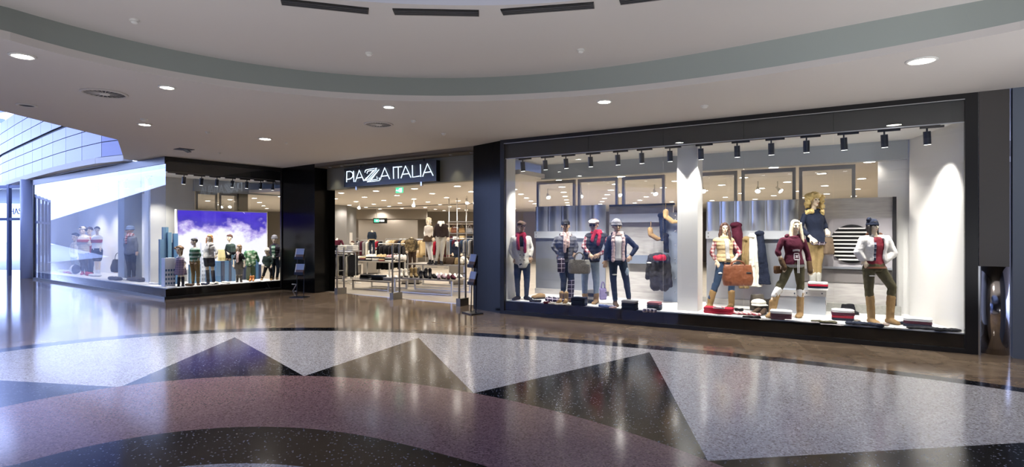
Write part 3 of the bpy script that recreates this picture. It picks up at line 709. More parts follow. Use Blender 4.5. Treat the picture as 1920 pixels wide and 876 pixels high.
    def hand(f, b, sd):
        s = f.s*1.0; J = f.J; d = (J['h'+sd]-J['e'+sd]).normalized(); w = J['h'+sd]-d*.06*s
        u = Vector((0, -1, 0)).cross(d); u = u.normalized() if u.length > .1 else Vector((1, 0, 0)); n = d.cross(u).normalized()
        sg = 1 if sd == 'L' else -1
        R = []
        for q, wd, th in ((0, .026, .022), (.03, .036, .018), (.065, .042, .016), (.09, .040, .014)):
            c = w+d*q*s; R.append([c+u*wd*s*math.cos(2*PI*j/10)+n*th*s*math.sin(2*PI*j/10) for j in range(10)])
        b.loft(R)
        for i, ln in enumerate((.066, .078, .074, .058)):
            o0 = w+d*.082*s+u*(i-1.5)*.0225*s*sg; m = o0+(d+u*(i-1.5)*.10*sg).normalized()*ln*.5*s-n*.006*s; e = m+(d*.8-n*.55).normalized()*ln*.5*s
            b.cone(o0, m, .0095*s, .0088*s, 8); b.cone(m, e, .0088*s, .0072*s, 8)
        t0 = w+d*.02*s-u*.03*s*sg; t1 = t0+(d*.7-u*.7*sg-n*.2).normalized()*.04*s; t2 = t1+(d-u*.15*sg-n*.3).normalized()*.034*s
        b.cone(t0, t1, .0125*s, .0105*s, 8); b.cone(t1, t2, .0105*s, .008*s, 8)
    def head(f, b):
        k, c, l, r = f.k, f.hc, f.lk, f.lr; z = Vector((0, 0, 1)); M = Matrix((r, -l, z)).transposed()
        b.ell(c+z*.025*k-l*.012*k, (.076*k, .094*k, .092*k), 16, M); b.ell(c-z*.055*k+l*.022*k, (.054*k, .058*k, .062*k), 14, M)
        b.ell(c-z*.10*k+l*.058*k, (.022*k, .018*k, .018*k), 10, M)
        b.cone(c+l*.078*k+z*.012*k, c+l*.100*k-z*.030*k, .009*k, .014*k, 8)
        for sg in (-1, 1): b.ell(c+r*sg*.078*k-z*.005*k, (.010*k, .020*k, .030*k), 8, M); b.ell(c+r*sg*.035*k+l*.055*k-z*.025*k, (.026*k, .02*k, .022*k), 8, M)
        b.ell(c+l*.066*k+z*.026*k, (.052*k, .02*k, .012*k), 10, M)
    # ---- clothing
    def top(f, name, m, sleeve=1.0, t0=-.12, t1=.97, th=.022, collar=.0, fold=.007, label=None, puff=0):
        b = MB(); f.torso(b, th, t0, t1); f.arms(b, th*.6, sleeve)
        if collar: b.tube([f.nb+Vector((0, 0, .005))+f.r*math.cos(a)*.075*f.s+f.fr*math.sin(a)*.07*f.s for a in [2*PI*i/14 for i in range(14)]], collar, 8, True)
        sb = solid(b, .0125, 2, fold, seed=len(ORG))
        if puff:                                     # quilted rows of padding
            sb.b.normal_update()
            for v in sb.b.verts: v.co += v.normal*puff*(abs(math.sin(v.co.z*PI/.075))-.5)
        return obj(name, sb, m, f.root, True, label)
    def strip(f, name, m, t0, t1, a0, a1, off=.03, th=.012, label=None, parent=None):        # panel hugging the front of the torso
        b = MB(); R = []; n = 10; q = 8
        for i in range(n+1):
            c, rx, ry = f.ring(t0+(t1-t0)*i/n, 0); ring = []
            for sgn_, o in ((1, off+th), (-1, off-.012)):
                for j in range(q+1):
                    w = j/q if sgn_ > 0 else 1-j/q; an = PI/2-math.radians(a0+(a1-a0)*w)
                    ring.append(c+f.r*math.cos(an)*(rx+o)+f.fr*math.sin(an)*(ry+o))
            R.append(ring)
        return obj(name, b.loft(R), m, parent or f.root, True, label)
    def trousers(f, m, frac=1.0, th=.014, name='trousers', t1=.16, flare=0, label=None):
        b = MB(); f.torso(b, th, -.09, t1); f.legs(b, th, frac, flare)
        return obj(name, solid(b, .0115, 2, .006, 16, len(ORG)), m, f.root, True, label)
    def skirt(f, m, t1=.5, z=.45, w=.22):
        b = MB(); R = []
        for i in range(8):
            u = i/7; c, rx, ry = f.ring(t1*(1-u), .015); zz = c.z if i < 1 else f.hp.z+(f.nb.z-f.hp.z)*t1+(z-(f.hp.z+(f.nb.z-f.hp.z)*t1))*u
            rx2 = rx+(w-rx)*u; ry2 = ry+(w*.75-ry)*u; c = Vector((f.hp.x, f.hp.y, zz))
            R.append([c+f.r*math.cos(2*PI*j/32)*rx2*(1+.05*u*math.cos(j*PI/2))+f.fr*math.sin(2*PI*j/32)*ry2*(1+.05*u*math.cos(j*PI/2)) for j in range(32)])
        return obj('skirt', b.loft(R), m, f.root, True)
    def shoes(f, m, shaft=0.0, name='shoe', infl=.008):
        for sd in 'LR':
            b = MB(); f.foot(b, sd, infl); a, k = f.J['a'+sd], f.J['k'+sd]
            if shaft: e = a+(k-a).normalized()*shaft; b.cone(Vector((a.x, a.y, f.z0+.06)), e, .046*f.s+infl, .056*f.s+infl)
            obj(name, solid(b, .009, 1, .004 if shaft else 0, 25), m, f.root, True)
    def scarf(f, m, ends=((-14, .45), (16, .35)), r=.036, w=7):
        b = MB(); s = f.s
        for dz, rr in ((.0, .085), (.045, .072)):
            b.tube([f.nb+Vector((0, 0, dz*s))+f.r*math.cos(a)*rr*s*1.15+f.fr*(math.sin(a)*rr*s+.012) for a in [2*PI*i/16 for i in range(16)]], r*s, 8, True)
        for a0, t0 in ends:
            for i in range(9):
                t = 1.0+(t0-1.0)*i/8; c, rx, ry = f.ring(t, .05*s); an = PI/2-math.radians(a0)
                p = c+f.r*math.cos(an)*rx+f.fr*math.sin(an)*ry; b.ell(p, (.042*s, .022*s, .05*s), 8)
        return obj('scarf', solid(b, .011, 2, .006, 22), m, f.root, True)
    def hood(f, m):
        b = MB(); s = f.s; b.tube([f.nb+Vector((0, 0, .02*s))+f.r*math.cos(a)*.10*s-f.fr*(math.sin(a)*.10*s) for a in [PI*i/10-.3 for i in range(13)]], .045*s, 8)
        return obj('hood', solid(b, .012, 2, .006), m, f.root, True)
    def cap(f, kind, m, col2=None):
        k, c, l, r = f.k, f.hc, f.lk, f.lr; z = Vector((0, 0, 1)); M = Matrix((r, -l, z)).transposed(); b = MB()
        if kind == 'beanie': b.ell(c+z*.052*k-l*.015*k, (.089*k, .106*k, .088*k), 16, M); b.tube([c+z*.025*k-l*.012*k+r*math.cos(a)*.088*k+l*math.sin(a)*.10*k for a in [2*PI*i/18 for i in range(18)]], .014*k, 8, True)
        elif kind == 'flat': b.ell(c+z*.068*k+l*.01*k, (.098*k, .125*k, .045*k), 16, M); b.ell(c+z*.045*k+l*.10*k, (.066*k, .050*k, .014*k), 12, M)
        elif kind == 'peak': b.ell(c+z*.055*k-l*.01*k, (.086*k, .102*k, .075*k), 16, M); b.ell(c+z*.045*k+l*.115*k, (.062*k, .06*k, .009*k), 12, M)
        h = obj('hat', solid(b, .009, 2, .003, 30), m, f.root, True)
        if col2: obj('pompom', solid(MB().ell(c+z*.115*k-r*.06*k-l*.02, .045*k, 12), .008, 1, .01, 60), col2, f.root, True)
        return h
    def hair(f, kind, m):
        k, c, l, r = f.k, f.hc, f.lk, f.lr; z = Vector((0, 0, 1)); M = Matrix((r, -l, z)).transposed(); b = MB(); fold = .006; fs = 30
        b.ell(c+z*.042*k-l*.024*k, (.086*k, .098*k, .088*k), 16, M)
        if kind in ('long', 'straight'):
            ln = .36 if kind == 'long' else .30
            for sg in (-1, 1):
                b.cone(c+r*sg*.075*k+l*.02*k+z*.05*k, c+r*sg*.098*k-z*.14*k+l*.02*k, .03*k, .036*k); b.cone(c+r*sg*.098*k-z*.14*k+l*.02*k, c+r*sg*.115*k-z*ln*k+l*.06*k, .036*k, .020*k)
            b.cone(c-l*.07*k, c-l*.08*k-z*.26*k, .075*k, .06*k); b.ell(c+z*.085*k+l*.055*k, (.062*k, .028*k, .022*k), 10, M)
        elif kind == 'curly':
            fold = .022; fs = 26
            for i in range(60):
                a = random.uniform(0, 2*PI); h = random.uniform(-.24, .09); rad = .135
                if math.sin(a) > .62 and h < .06: continue
                b.ell(c+r*math.cos(a)*rad*k+l*math.sin(a)*rad*.8*k+z*h*k, random.uniform(.038, .056)*k, 10)
            for i in range(22):
                a = 2*PI*i/22*3; q = random.uniform(.03, .10); b.ell(c+r*math.cos(a)*q*k+l*(math.sin(a)*q*.8-.01)*k+z*(.135-q*.55)*k, random.uniform(.036, .05)*k, 10)
        elif kind == 'bob':
            for sg in (-1, 1): b.cone(c+r*sg*.08*k-z*.0*k, c+r*sg*.085*k-z*.15*k+l*.02*k, .03*k, .024*k)
            b.cone(c-l*.06*k, c-l*.06*k-z*.13*k, .07*k, .05*k); b.ell(c+z*.07*k+l*.058*k, (.06*k, .03*k, .028*k), 10, M)
        elif kind == 'short': b.ell(c+z*.08*k+l*.04*k, (.07*k, .05*k, .035*k), 12, M); fold = .01
        elif kind == 'bun':
            for sg in (-1, 1): b.ell(c+r*sg*.09*k+z*.05*k, .045*k, 10)
            b.cone(c-l*.06*k, c-l*.06*k-z*.13*k, .07*k, .05*k); b.ell(c+z*.075*k+l*.05*k, (.065*k, .03*k, .03*k), 10, M); fold = .015
        return obj('hair', solid(b, .0095, 2, fold, fs), m, f.root, True)
    def patch(f, name, m, c, r, label=None):
        return obj(name, MB().ell(c, r, 10), m, f.root, True, label)
def Zp(scale, ox, oy, d): return {k: (v[0]/scale+ox, v[1]/scale+oy) for k, v in d.items()}
TD = {'tL': -.16, 'tR': -.16}
HD = {'hL': -.06, 'hR': -.06, **TD}

c_cream = cloth('cream knit', '#e4e0d2'); c_red = cloth('red wool', '#9e1f33'); c_jean = cloth('dark denim', '#222c3a', .4); c_jeanl = cloth('faded denim', '#8d9cab', .3); c_jeanb = cloth('blue denim', '#33465f', .5)
c_brown = cloth('brown tweed', '#4a3a2c'); c_grey = cloth('grey padded cloth', '#5a5a5e'); c_blk = cloth('black cloth', '#131318'); c_pink = cloth('pale pink knit', '#d9bcb4'); c_navy = cloth('navy cloth', '#1d2334')
c_plm = plaid('purple check', '#3a2c40', '#221a2c', '#c9bcc4', 11); c_plr = plaid('red check shirt', '#c9b9b4', '#8c2c38', '#5b1c28', 14); c_white = cloth('white cotton', '#e6e4e0', .1)
c_tan = mat('tan suede', '#93754b', .85, bump=.3, bscale=80, vary=.2); c_beige = cloth('beige padded cloth', '#c2ac84', .15); c_maroon = cloth('maroon jersey', '#4d1b2c', .25); c_olive = cloth('olive cotton', '#55503a', .3); c_khaki = cloth('khaki cotton', '#8d7852', .25)
c_mid = cloth('mid grey cloth', '#8a8a8c'); c_leather = mat('brown leather', '#754328', .45, bump=.3, bscale=30, vary=.2)
h_brown = mat('brown hair', '#4a2c20', .55, bump=.6, bscale=90, vary=.4); h_blond = mat('blond hair', '#d3b878', .55, bump=.6, bscale=90, vary=.3); h_plat = mat('platinum hair', '#ead9b8', .5, bump=.5, bscale=90, vary=.2); h_dark = mat('dark hair', '#1c1512', .5, bump=.5, bscale=90)

# 1 man in cream cardigan
f = Fig('mannequin', 'male mannequin in cream double-breasted cardigan, red scarf and brown flat cap', dict(top=(976,415), chin=(978,436), sL=(960,445), sR=(993,445), eL=(957,469), eR=(997,466), hL=(967,490), hR=(994,486), hip=(979,495), kL=(970,525), kR=(988,527), aL=(971,554), aR=(987,555), tL=(962,562), tR=(996,562)), 12.35, look=25, dy=HD, skin=m_skin2)
f.trousers(c_jean); f.shoes(c_blk); f.top('cardigan', c_cream, .95, -.14, collar=.03); f.strip('shirt', c_blk, .62, .98, -9, 12, .03); f.scarf(c_red, ((-20, .55), (22, .45))); f.cap('flat', c_brown); f.hair('short', h_brown)
for i in range(3):
    for a in (-12, 14): c, rx, ry = f.ring(.15+.17*i, .035); an = PI/2-math.radians(a); f.patch('button', c_blk, c+f.r*math.cos(an)*rx+f.fr*math.sin(an)*ry, .012)
# 2 man in grey padded jacket
f = Fig('mannequin', 'male mannequin in grey padded jacket, black cap and pale pink scarf', dict(top=(1061,413), chin=(1060,436), sL=(1043.5,445), sR=(1077.5,445), eL=(1038,464), eR=(1080,464), hL=(1049,479), hR=(1077,477), hip=(1060,489), kL=(1057,524), kR=(1071,526), aL=(1056,556), aR=(1069.5,557), tL=(1053,564), tR=(1070,564)), 12.0, look=-5, dy=HD, skin=m_skin2)
f.trousers(c_jean, label='dark trousers, one leg showing a check lining'); f.shoes(c_brown); f.top('jacket', c_grey, .95, -.05, th=.03, collar=.04, puff=.007); f.scarf(c_pink, ((-8, .4), (10, .6))); f.cap('peak', c_blk); f.hood(c_blk); f.strip('sweater', c_blk, .1, .55, -12, 12, .036)
b = MB(); b.cone(f.J['kR'], f.J['aR'], .075, .075); obj('check_lining', solid(b, .012, 1, .005), c_plm, f.root, True)
# 3 man in flat cap and plaid shirt
f = Fig('mannequin', 'male mannequin in pale flat cap, sunglasses, red scarf and checked shirt under a dark vest', dict(top=(1115,411), chin=(1113,435), sL=(1100,441), sR=(1136,440), eL=(1094,463), eR=(1140,468), hL=(1108,480), hR=(1120,479), hip=(1107,490), kL=(1096,528), kR=(1118,528), aL=(1097,563), aR=(1118,563), tL=(1093,573), tR=(1113,573)), 11.68, look=-25, dy={**HD, 'hL': -.16, 'hR': -.18, 'eL': -.03}, skin=m_skin2)
f.trousers(c_jeanl); f.shoes(c_tan, .12, 'boot'); f.top('shirt', c_plr, .95, -.02, th=.02); f.top('vest', cloth('charcoal padded cloth', '#2c2c30'), .0, -.02, th=.034, puff=.007); f.scarf(c_red, ((-20, .75), (16, .62))); f.cap('flat', cloth('pale cap cloth', '#d8cfc0')); f.hair('short', h_brown)
b = MB()
for sg in (-1, 1): b.ell(f.hc+f.lk*.088*f.k+f.lr*sg*.033*f.k+Vector((0, 0, .004)), (.03*f.k, .012*f.k, .02*f.k), 10)
b.tube([f.hc-f.lr*.08*f.k+Vector((0, 0, .01)), f.hc+f.lk*.092*f.k-f.lr*.03*f.k+Vector((0, 0, .01)), f.hc+f.lk*.092*f.k+f.lr*.03*f.k+Vector((0, 0, .01)), f.hc+f.lr*.08*f.k+Vector((0, 0, .01))], .004)
obj('sunglasses', b, m_blackm, f.root)
# 4 man with long scarf
f = Fig('mannequin', 'male mannequin in navy jacket and grey beanie, long pale scarf, one hand on its hip', dict(top=(1156,412), chin=(1156,437), sL=(1141,445), sR=(1176,443), eL=(1137,469), eR=(1193,464), hL=(1135,494), hR=(1180,484), hip=(1158,488), kL=(1150,524), kR=(1174,524), aL=(1153.5,562), aR=(1179,558), tL=(1156,573), tR=(1188,562)), 11.25, look=4, dy={**HD, 'tR': -.08}, skin=m_skin2)
f.trousers(c_jean, label='dark ripped jeans'); f.shoes(c_brown); f.top('jacket', c_navy, .95, -.04, th=.026, collar=.035); f.strip('shirt', c_white, .0, .95, -24, 20, .03, .01, 'white shirt front'); f.scarf(c_pink, ((-34, .02), (24, .05))); f.cap('beanie', cloth('grey knit', '#77757a')); f.hood(c_navy)
f.patch('rip', c_jeanl, f.J['kR']-Vector((.0, .065, -.16)), (.045, .02, .08)); f.patch('rip', c_cream, f.J['kL']-Vector((-.01, .075, -.10)), (.05, .012, .015)); f.strip('belt', c_leather, .05, .11, -50, 50, .02)
# 5 woman with brown bag
f = Fig('mannequin', 'female mannequin with long brown hair, beige padded vest and red check shirt', dict(top=(1359,418), chin=(1358,438), sL=(1340,449), sR=(1374,449), eL=(1334,475), eR=(1387,474), hL=(1346,495), hR=(1377,487), hip=(1361,492), kL=(1344,531), kR=(1371.5,536), aL=(1331,561), aR=(1371.5,561), tL=(1325,570), tR=(1367,574)), 11.0, fem=True, look=-12, dy={**HD, 'hR': -.2, 'eR': -.05})
f.trousers(c_jeanb); f.shoes(c_tan, .15, 'boot', .014); f.top('shirt', c_plr, .85, -.04, th=.016); f.top('vest', c_beige, .0, .02, th=.032, collar=.03, puff=.008); f.strip('undershirt', cloth('pale grey cotton', '#b9b6b2'), .1, .95, -13, 13, .036); f.hair('long', h_brown); f.patch('rip', c_white, f.J['kL']+Vector((.04, -.075, .2)), (.04, .015, .02))
# 6 woman in maroon hoodie
f = Fig('mannequin', 'female mannequin with straight platinum hair in a maroon printed hoodie', dict(top=(1492,413), chin=(1491,435.5), sL=(1464,448), sR=(1509,450), eL=(1458,472), eR=(1516,484), hL=(1470,501), hR=(1519,507), hip=(1488,496), kL=(1468,528), kR=(1501,532), aL=(1447,566), aR=(1500,566), tL=(1438,589), tR=(1496,592)), 9.78, fem=True, look=-4, dy=HD)
f.trousers(c_olive, .82); f.shoes(c_tan, .16, 'boot', .012); f.top('hoodie', c_maroon, .62, -.02, th=.022, collar=.03); f.hair('straight', h_plat); f.hood(c_maroon)
m_pr = mat('white print', '#c9c0c4', .8)
for i in range(6): f.strip('print', m_pr, .50-.006*abs(i-2.5), .57-.006*abs(i-2.5), -23+8*i, -18+8*i, .03, .004)
for t0, t1, a0, a1 in ((.40, .43, -15, 15), (.32, .35, -9, 9), (.26, .29, -9, 9), (.17, .21, -15, 15), (.2, .41, -18, -14), (.2, .41, 14, 18), (.28, .33, -3, 3)): f.strip('print', m_pr, t0, t1, a0, a1, .031, .004)
f.strip('hem', c_mid, -.10, .0, -60, 60, .03, .01)
b = MB()
for sg in (-1, 1): p = f.ring(.0, .045)[0]+f.fr*.17+f.r*sg*.012; b.tube([p+Vector((0, 0, .1)), p, p-Vector((0, 0, .14))], .007)
obj('drawstring', b, c_white, f.root)
for sd in 'LR':
    d = (f.J['h'+sd]-f.J['e'+sd]).normalized(); obj('glove', solid(MB().cone(f.J['h'+sd]-d*.14, f.J['h'+sd]-d*.03, .045, .045).ell(f.J['h'+sd]+d*.01, (.05, .04, .06), 10), .01, 1, .004, 30), cloth('brown knit', '#5a4632'), f.root, True)
    a, k = f.J['a'+sd], f.J['k'+sd]; e = a+(k-a).normalized(); obj('sock', MB().cone(a+(k-a)*.30, a+(k-a)*.62, .064, .066), c_white, f.root, True)
# 7 woman with curly hair on the crate
f = Fig('mannequin', 'female mannequin with curly blond hair and navy jacket, standing raised on the metal crates', dict(top=(1526,364), chin=(1527,387.5), sL=(1507,401), sR=(1542,400), eL=(1500,427), eR=(1546,421), hL=(1525,450), hR=(1551,435), hip=(1531,455), kL=(1525,491), kR=(1534,492), aL=(1524,527), aR=(1533,527), tL=(1521,537), tR=(1536,537)), 10.40, z0=.735, fem=True, look=8, dy={**HD, 'hL': -.17, 'eR': .05})
f.trousers(c_khaki); f.shoes(cloth('pale grey suede', '#a6a49c'), .14, 'boot'); f.top('jacket', c_navy, .85, .0, th=.022, collar=.035); f.strip('shirt', c_plm, -.08, .02, -55, 55, .025, .008, 'check shirt hem'); f.hair('curly', h_blond); f.hood(c_navy)
# 8 woman in white jacket
f = Fig('mannequin', 'female mannequin in white jacket, red top and navy pompom beanie, right of the round grille', dict(top=(1634,412), chin=(1637,436.5), sL=(1617,447), sR=(1664,446), eL=(1609,473), eR=(1675,475), hL=(1622,493), hR=(1652,495), hip=(1639,503), kL=(1629,541), kR=(1673,539), aL=(1634,576), aR=(1668.5,577), tL=(1644,603), tR=(1682,608)), 9.1, fem=True, look=14, dy=HD)
f.trousers(c_olive, 1.0); f.shoes(c_tan, .17, 'boot', .013); f.top('top', mat('crimson jersey', '#7c1328', .75, vary=.2), .0, -.05, th=.012); f.hair('bob', h_dark); f.cap('beanie', c_navy, c_navy); f.patch('rip', c_white, f.J['kL']+Vector((.0, -.085, .21)), (.05, .012, .012))
b = MB(); f.arms(b, .034, .93); q = MB()
for sg in (-1, 1):
    R = []
    for i in range(11):
        c, rx, ry = f.ring(.22+.74*i/10, .035); R.append([c+f.r*math.cos(an)*(rx+o)*1+f.fr*math.sin(an)*(ry+o) for o in (.02, -.02) for an in ([PI/2-math.radians(sg*a) for a in ((30, 50, 70, 90, 120, 150, 178) if o > 0 else (178, 150, 120, 90, 70, 50, 30))])])
    b.loft(R)
obj('jacket', solid(b, .013, 2, .008, 14), cloth('white denim', '#dedad6', .12), f.root, True, 'white jacket hanging open')
f.strip('shirt_front', plaid('blue check', '#2c3850', '#8c94a4', '#d8d8dc', 14), .25, .8, -34, -18, .022); f.strip('belt', c_leather, -.0, .05, -70, 70, .018)
obj('collar', solid(MB().tube([f.nb+f.r*math.cos(a)*.10-f.fr*math.sin(a)*.09+Vector((0, 0, .02)) for a in [PI*i/10 for i in range(11)]], .04), .012, 1, .006), cloth('brown fleece', '#5e4030'), f.root, True)

# ---- kids' window
def kid(label, J, px, gap=.45, **kw):
    p = pK(px, 530, gap); return Fig('child_mannequin', label, J, p.y, group='child mannequins in the kids window', kid=True, dy=HD, cat='mannequin', **kw)
c_dress = plaid('grey pink check', '#8a7a88', '#6c6478', '#b898a4', 16); c_grn = stripes('green stripes', '#2f5c46', '#9fb4a2', 9); c_knit = cloth('pale grey knit', '#c9c6c2')
f = kid('small girl mannequin in grey check dress, leftmost of the children', dict(top=(336,461), chin=(337,477), sL=(331.5,482), sR=(344,482), eL=(329.5,493), eR=(347.5,493), hL=(332,501), hR=(346,501), hip=(338.5,502), kL=(336,516), kR=(342.5,516), aL=(335,529), aR=(343,529), tL=(334.5,532), tR=(344,532)), 338, .40, fem=True)
f.top('blouse', c_white, .5, .3, th=.012); f.skirt(c_dress, .85, f.z0+.32, .17); f.shoes(c_navy, .12, 'boot'); f.hair('bun', mat('light brown hair', '#8a6a48', .55, bump=.5, bscale=90))
f = kid('boy mannequin in green striped sweater and khaki trousers', dict(top=(365,447), chin=(364,460), sL=(358.5,466), sR=(372.5,466), eL=(357,479), eR=(375,479), hL=(359,490), hR=(367.5,492.5), hip=(365,490), kL=(362,509), kR=(371,509), aL=(362,528), aR=(371.5,529), tL=(360,533), tR=(373,533)), 366, .42, look=-40)
f.trousers(c_khaki); f.shoes(c_brown); f.top('sweater', c_grn, .7, -.05, th=.016); f.hair('short', h_dark)
f = kid('girl mannequin in pale knit sweater, navy shorts and tall dark boots', dict(top=(393.5,440), chin=(393,454), sL=(387,460.5), sR=(401.5,460.5), eL=(384,471.5), eR=(406,471.5), hL=(384,480), hR=(404.5,481), hip=(392,484), kL=(389,505), kR=(398.5,505), aL=(390.5,526), aR=(401,527), tL=(389,532), tR=(406,532)), 393, .42, fem=True, look=10)
f.trousers(c_navy, .30, .018, 'shorts'); f.shoes(c_navy, .28, 'boot'); f.top('sweater', c_knit, .8, -.0, th=.024); f.scarf(c_knit, ((5, .7),)); f.hair('bob', mat('red blond hair', '#a9784a', .55))
f = kid('boy mannequin sitting on the stack of blue boxes', dict(top=(431,440), chin=(430.5,452.5), sL=(425.5,459), sR=(438,458), eL=(423,469), eR=(437,468), hL=(428,475), hR=(430,474), hip=(436,474), kL=(425,470), kR=(430,473), aL=(426,484), aR=(431,486), tL=(424,489), tR=(430,489)), 431, 1.0, z0=.92, look=-15, s=.72)
f.trousers(c_blk); f.shoes(c_brown); f.top('shirt', cloth('dark green cotton', '#2e3b36'), .6, -.05, th=.014); f.hair('short', h_brown)
f = kid('girl mannequin in dark vest with pale pink scarf, in front of the sitting boy', dict(top=(449,459), chin=(448,471), sL=(441.5,476.5), sR=(455,476.5), eL=(438.5,487), eR=(458.5,487), hL=(438,498), hR=(458,498), hip=(448.5,498), kL=(445.5,514), kR=(451.5,514), aL=(445,527), aR=(452,527), tL=(444,530.5), tR=(453,530.5)), 447, .40, fem=True, look=-10)
f.trousers(c_jean, .5, .012); f.skirt(c_blk, .2, f.z0+.4, .15); f.shoes(c_blk, .15, 'boot'); f.top('vest', c_blk, .1, -.05, th=.02); f.top('blouse', c_knit, .6, .1, th=.012); f.scarf(c_pink, ((-8, .3), (8, .35))); f.hair('bob', mat('light brown hair', '#8a6a48', .55, bump=.5, bscale=90))
f = kid('boy mannequin in pale cap bending forward, beside the tallest boy', dict(top=(500.5,465), chin=(501,477), sL=(494.5,481.5), sR=(507.5,481.5), eL=(493,491), eR=(511,491), hL=(498,499), hR=(508,500), hip=(502.5,499), kL=(496,510.5), kR=(508.5,511), aL=(491,523), aR=(508,523), tL=(489,527), tR=(509,527)), 499, .42, look=0)
f.trousers(c_blk); f.shoes(c_tan, .08); f.top('jacket', cloth('dark green cotton', '#2e3b36'), .8, -.05, th=.02); f.cap('beanie', cloth('pale cap knit', '#d6d0c4'))
f = kid('tallest boy mannequin in grey beanie and dark padded jacket, far right of the kids window', dict(top=(514,441.5), chin=(515.5,456), sL=(508,461), sR=(522.5,460), eL=(505.5,471.5), eR=(526,473), hL=(510,478), hR=(525,484), hip=(516,484), kL=(513,503), kR=(521.5,503), aL=(512,521), aR=(519.5,521), tL=(511,526), tR=(520,526)), 515, .45, look=15)
f.trousers(c_jean); f.shoes(c_brown); f.top('sweater', c_grn, .2, -.05, th=.014); f.top('jacket', cloth('plum padded cloth', '#3a343e'), .95, .02, th=.024, collar=.035, puff=.006); f.strip('sweater_front', c_grn, .05, .95, -20, 20, .028); f.cap('beanie', cloth('grey knit', '#77757a')); f.patch('tag', c_white, f.ring(.1, .05)[0]+f.fr*.16, (.04, .008, .05))

# ---- long left window
def lman(label, J, px, gap=.55, **kw):
    p = pL(px, 520, gap); return Fig('mannequin', label, J, p.y, group='mannequins in the long left window', dy=HD, **kw)
f = lman('mannequin in white jacket at the brightest part of the left window', dict(top=(142,437), chin=(141,452), sL=(133.5,459), sR=(148,459), eL=(132,472), eR=(149,472), hL=(134,483), hR=(146,484), hip=(141,481), kL=(138,496), kR=(145,496), aL=(138,508), aR=(146,508), tL=(136,511), tR=(146,511)), 141, .95, s=.85)
f.trousers(c_jeanl); f.shoes(c_white); f.top('jacket', c_white, .95, -.1, th=.025); f.hair('short', h_dark); f.scarf(c_knit)
f = lman('mannequin in pale padded jacket with orange bands and helmet-like cap', dict(top=(156,425), chin=(157,440), sL=(149.5,444), sR=(165,444), eL=(146.5,459), eR=(168,459), hL=(153,452), hR=(161,455), hip=(157,474), kL=(154,492), kR=(161,492), aL=(155,508), aR=(162,508), tL=(153,512), tR=(163,512)), 158, .55, look=-35)
f.trousers(c_navy); f.shoes(c_red); f.top('jacket', cloth('pale stone padded cloth', '#cfc6b6'), .95, -.06, th=.028, collar=.035, puff=.007); f.strip('orange_band', cloth('orange red cloth', '#b8432c'), .62, .78, -80, 80, .036); f.cap('peak', cloth('stone cap', '#bfb6a4')); f.hair('short', h_dark)
f = lman('mannequin in orange waistcoat half hidden behind the padded jacket', dict(top=(168,426), chin=(168.5,440), sL=(163,446), sR=(174,446), eL=(162,460), eR=(175,460), hL=(164,472), hR=(175,472), hip=(169,475), kL=(167,492), kR=(172,492), aL=(167,508), aR=(172,508), tL=(166,511), tR=(173,511)), 169, .85, look=10)
f.trousers(c_jeanb); f.shoes(c_blk); f.top('waistcoat', cloth('orange red cloth', '#b8432c'), .3, -.03, th=.02); f.hair('short', h_brown)
f = lman('dark haired mannequin in white shirt and dark shorts beside the grey column', dict(top=(182,425), chin=(182,438), sL=(177,442.5), sR=(187,442.5), eL=(176,457), eR=(188,457), hL=(177,468), hR=(187,468), hip=(182,470), kL=(180,489), kR=(185,489), aL=(181,507), aR=(186,507), tL=(180,511), tR=(187,511)), 182, .60, look=30)
f.trousers(c_blk, .42, .02, 'shorts'); f.shoes(c_white); f.top('shirt', c_white, .5, -.05, th=.016); f.strip('red_band', c_red, .5, .7, -85, 85, .025); f.hair('short', h_dark)
f = lman('mannequin in grey jacket and dark trousers seen from behind, right half of the left window', dict(top=(244,424), chin=(244,440), sL=(236.5,444.5), sR=(253,443.5), eL=(235,460), eR=(256,460), hL=(237,474), hR=(256,475), hip=(244.5,475), kL=(242,496), kR=(250,496), aL=(242,516), aR=(251,516), tL=(240,521), tR=(253,521)), 246, .60, look=-60, skin=m_skin2)
f.trousers(c_blk); f.shoes(c_brown); f.top('jacket', cloth('grey wool', '#6a6c72'), .95, -.08, th=.026, collar=.03); f.cap('beanie', cloth('blue grey cap', '#5c6a86')); f.scarf(c_plr, ((-12, .6),))
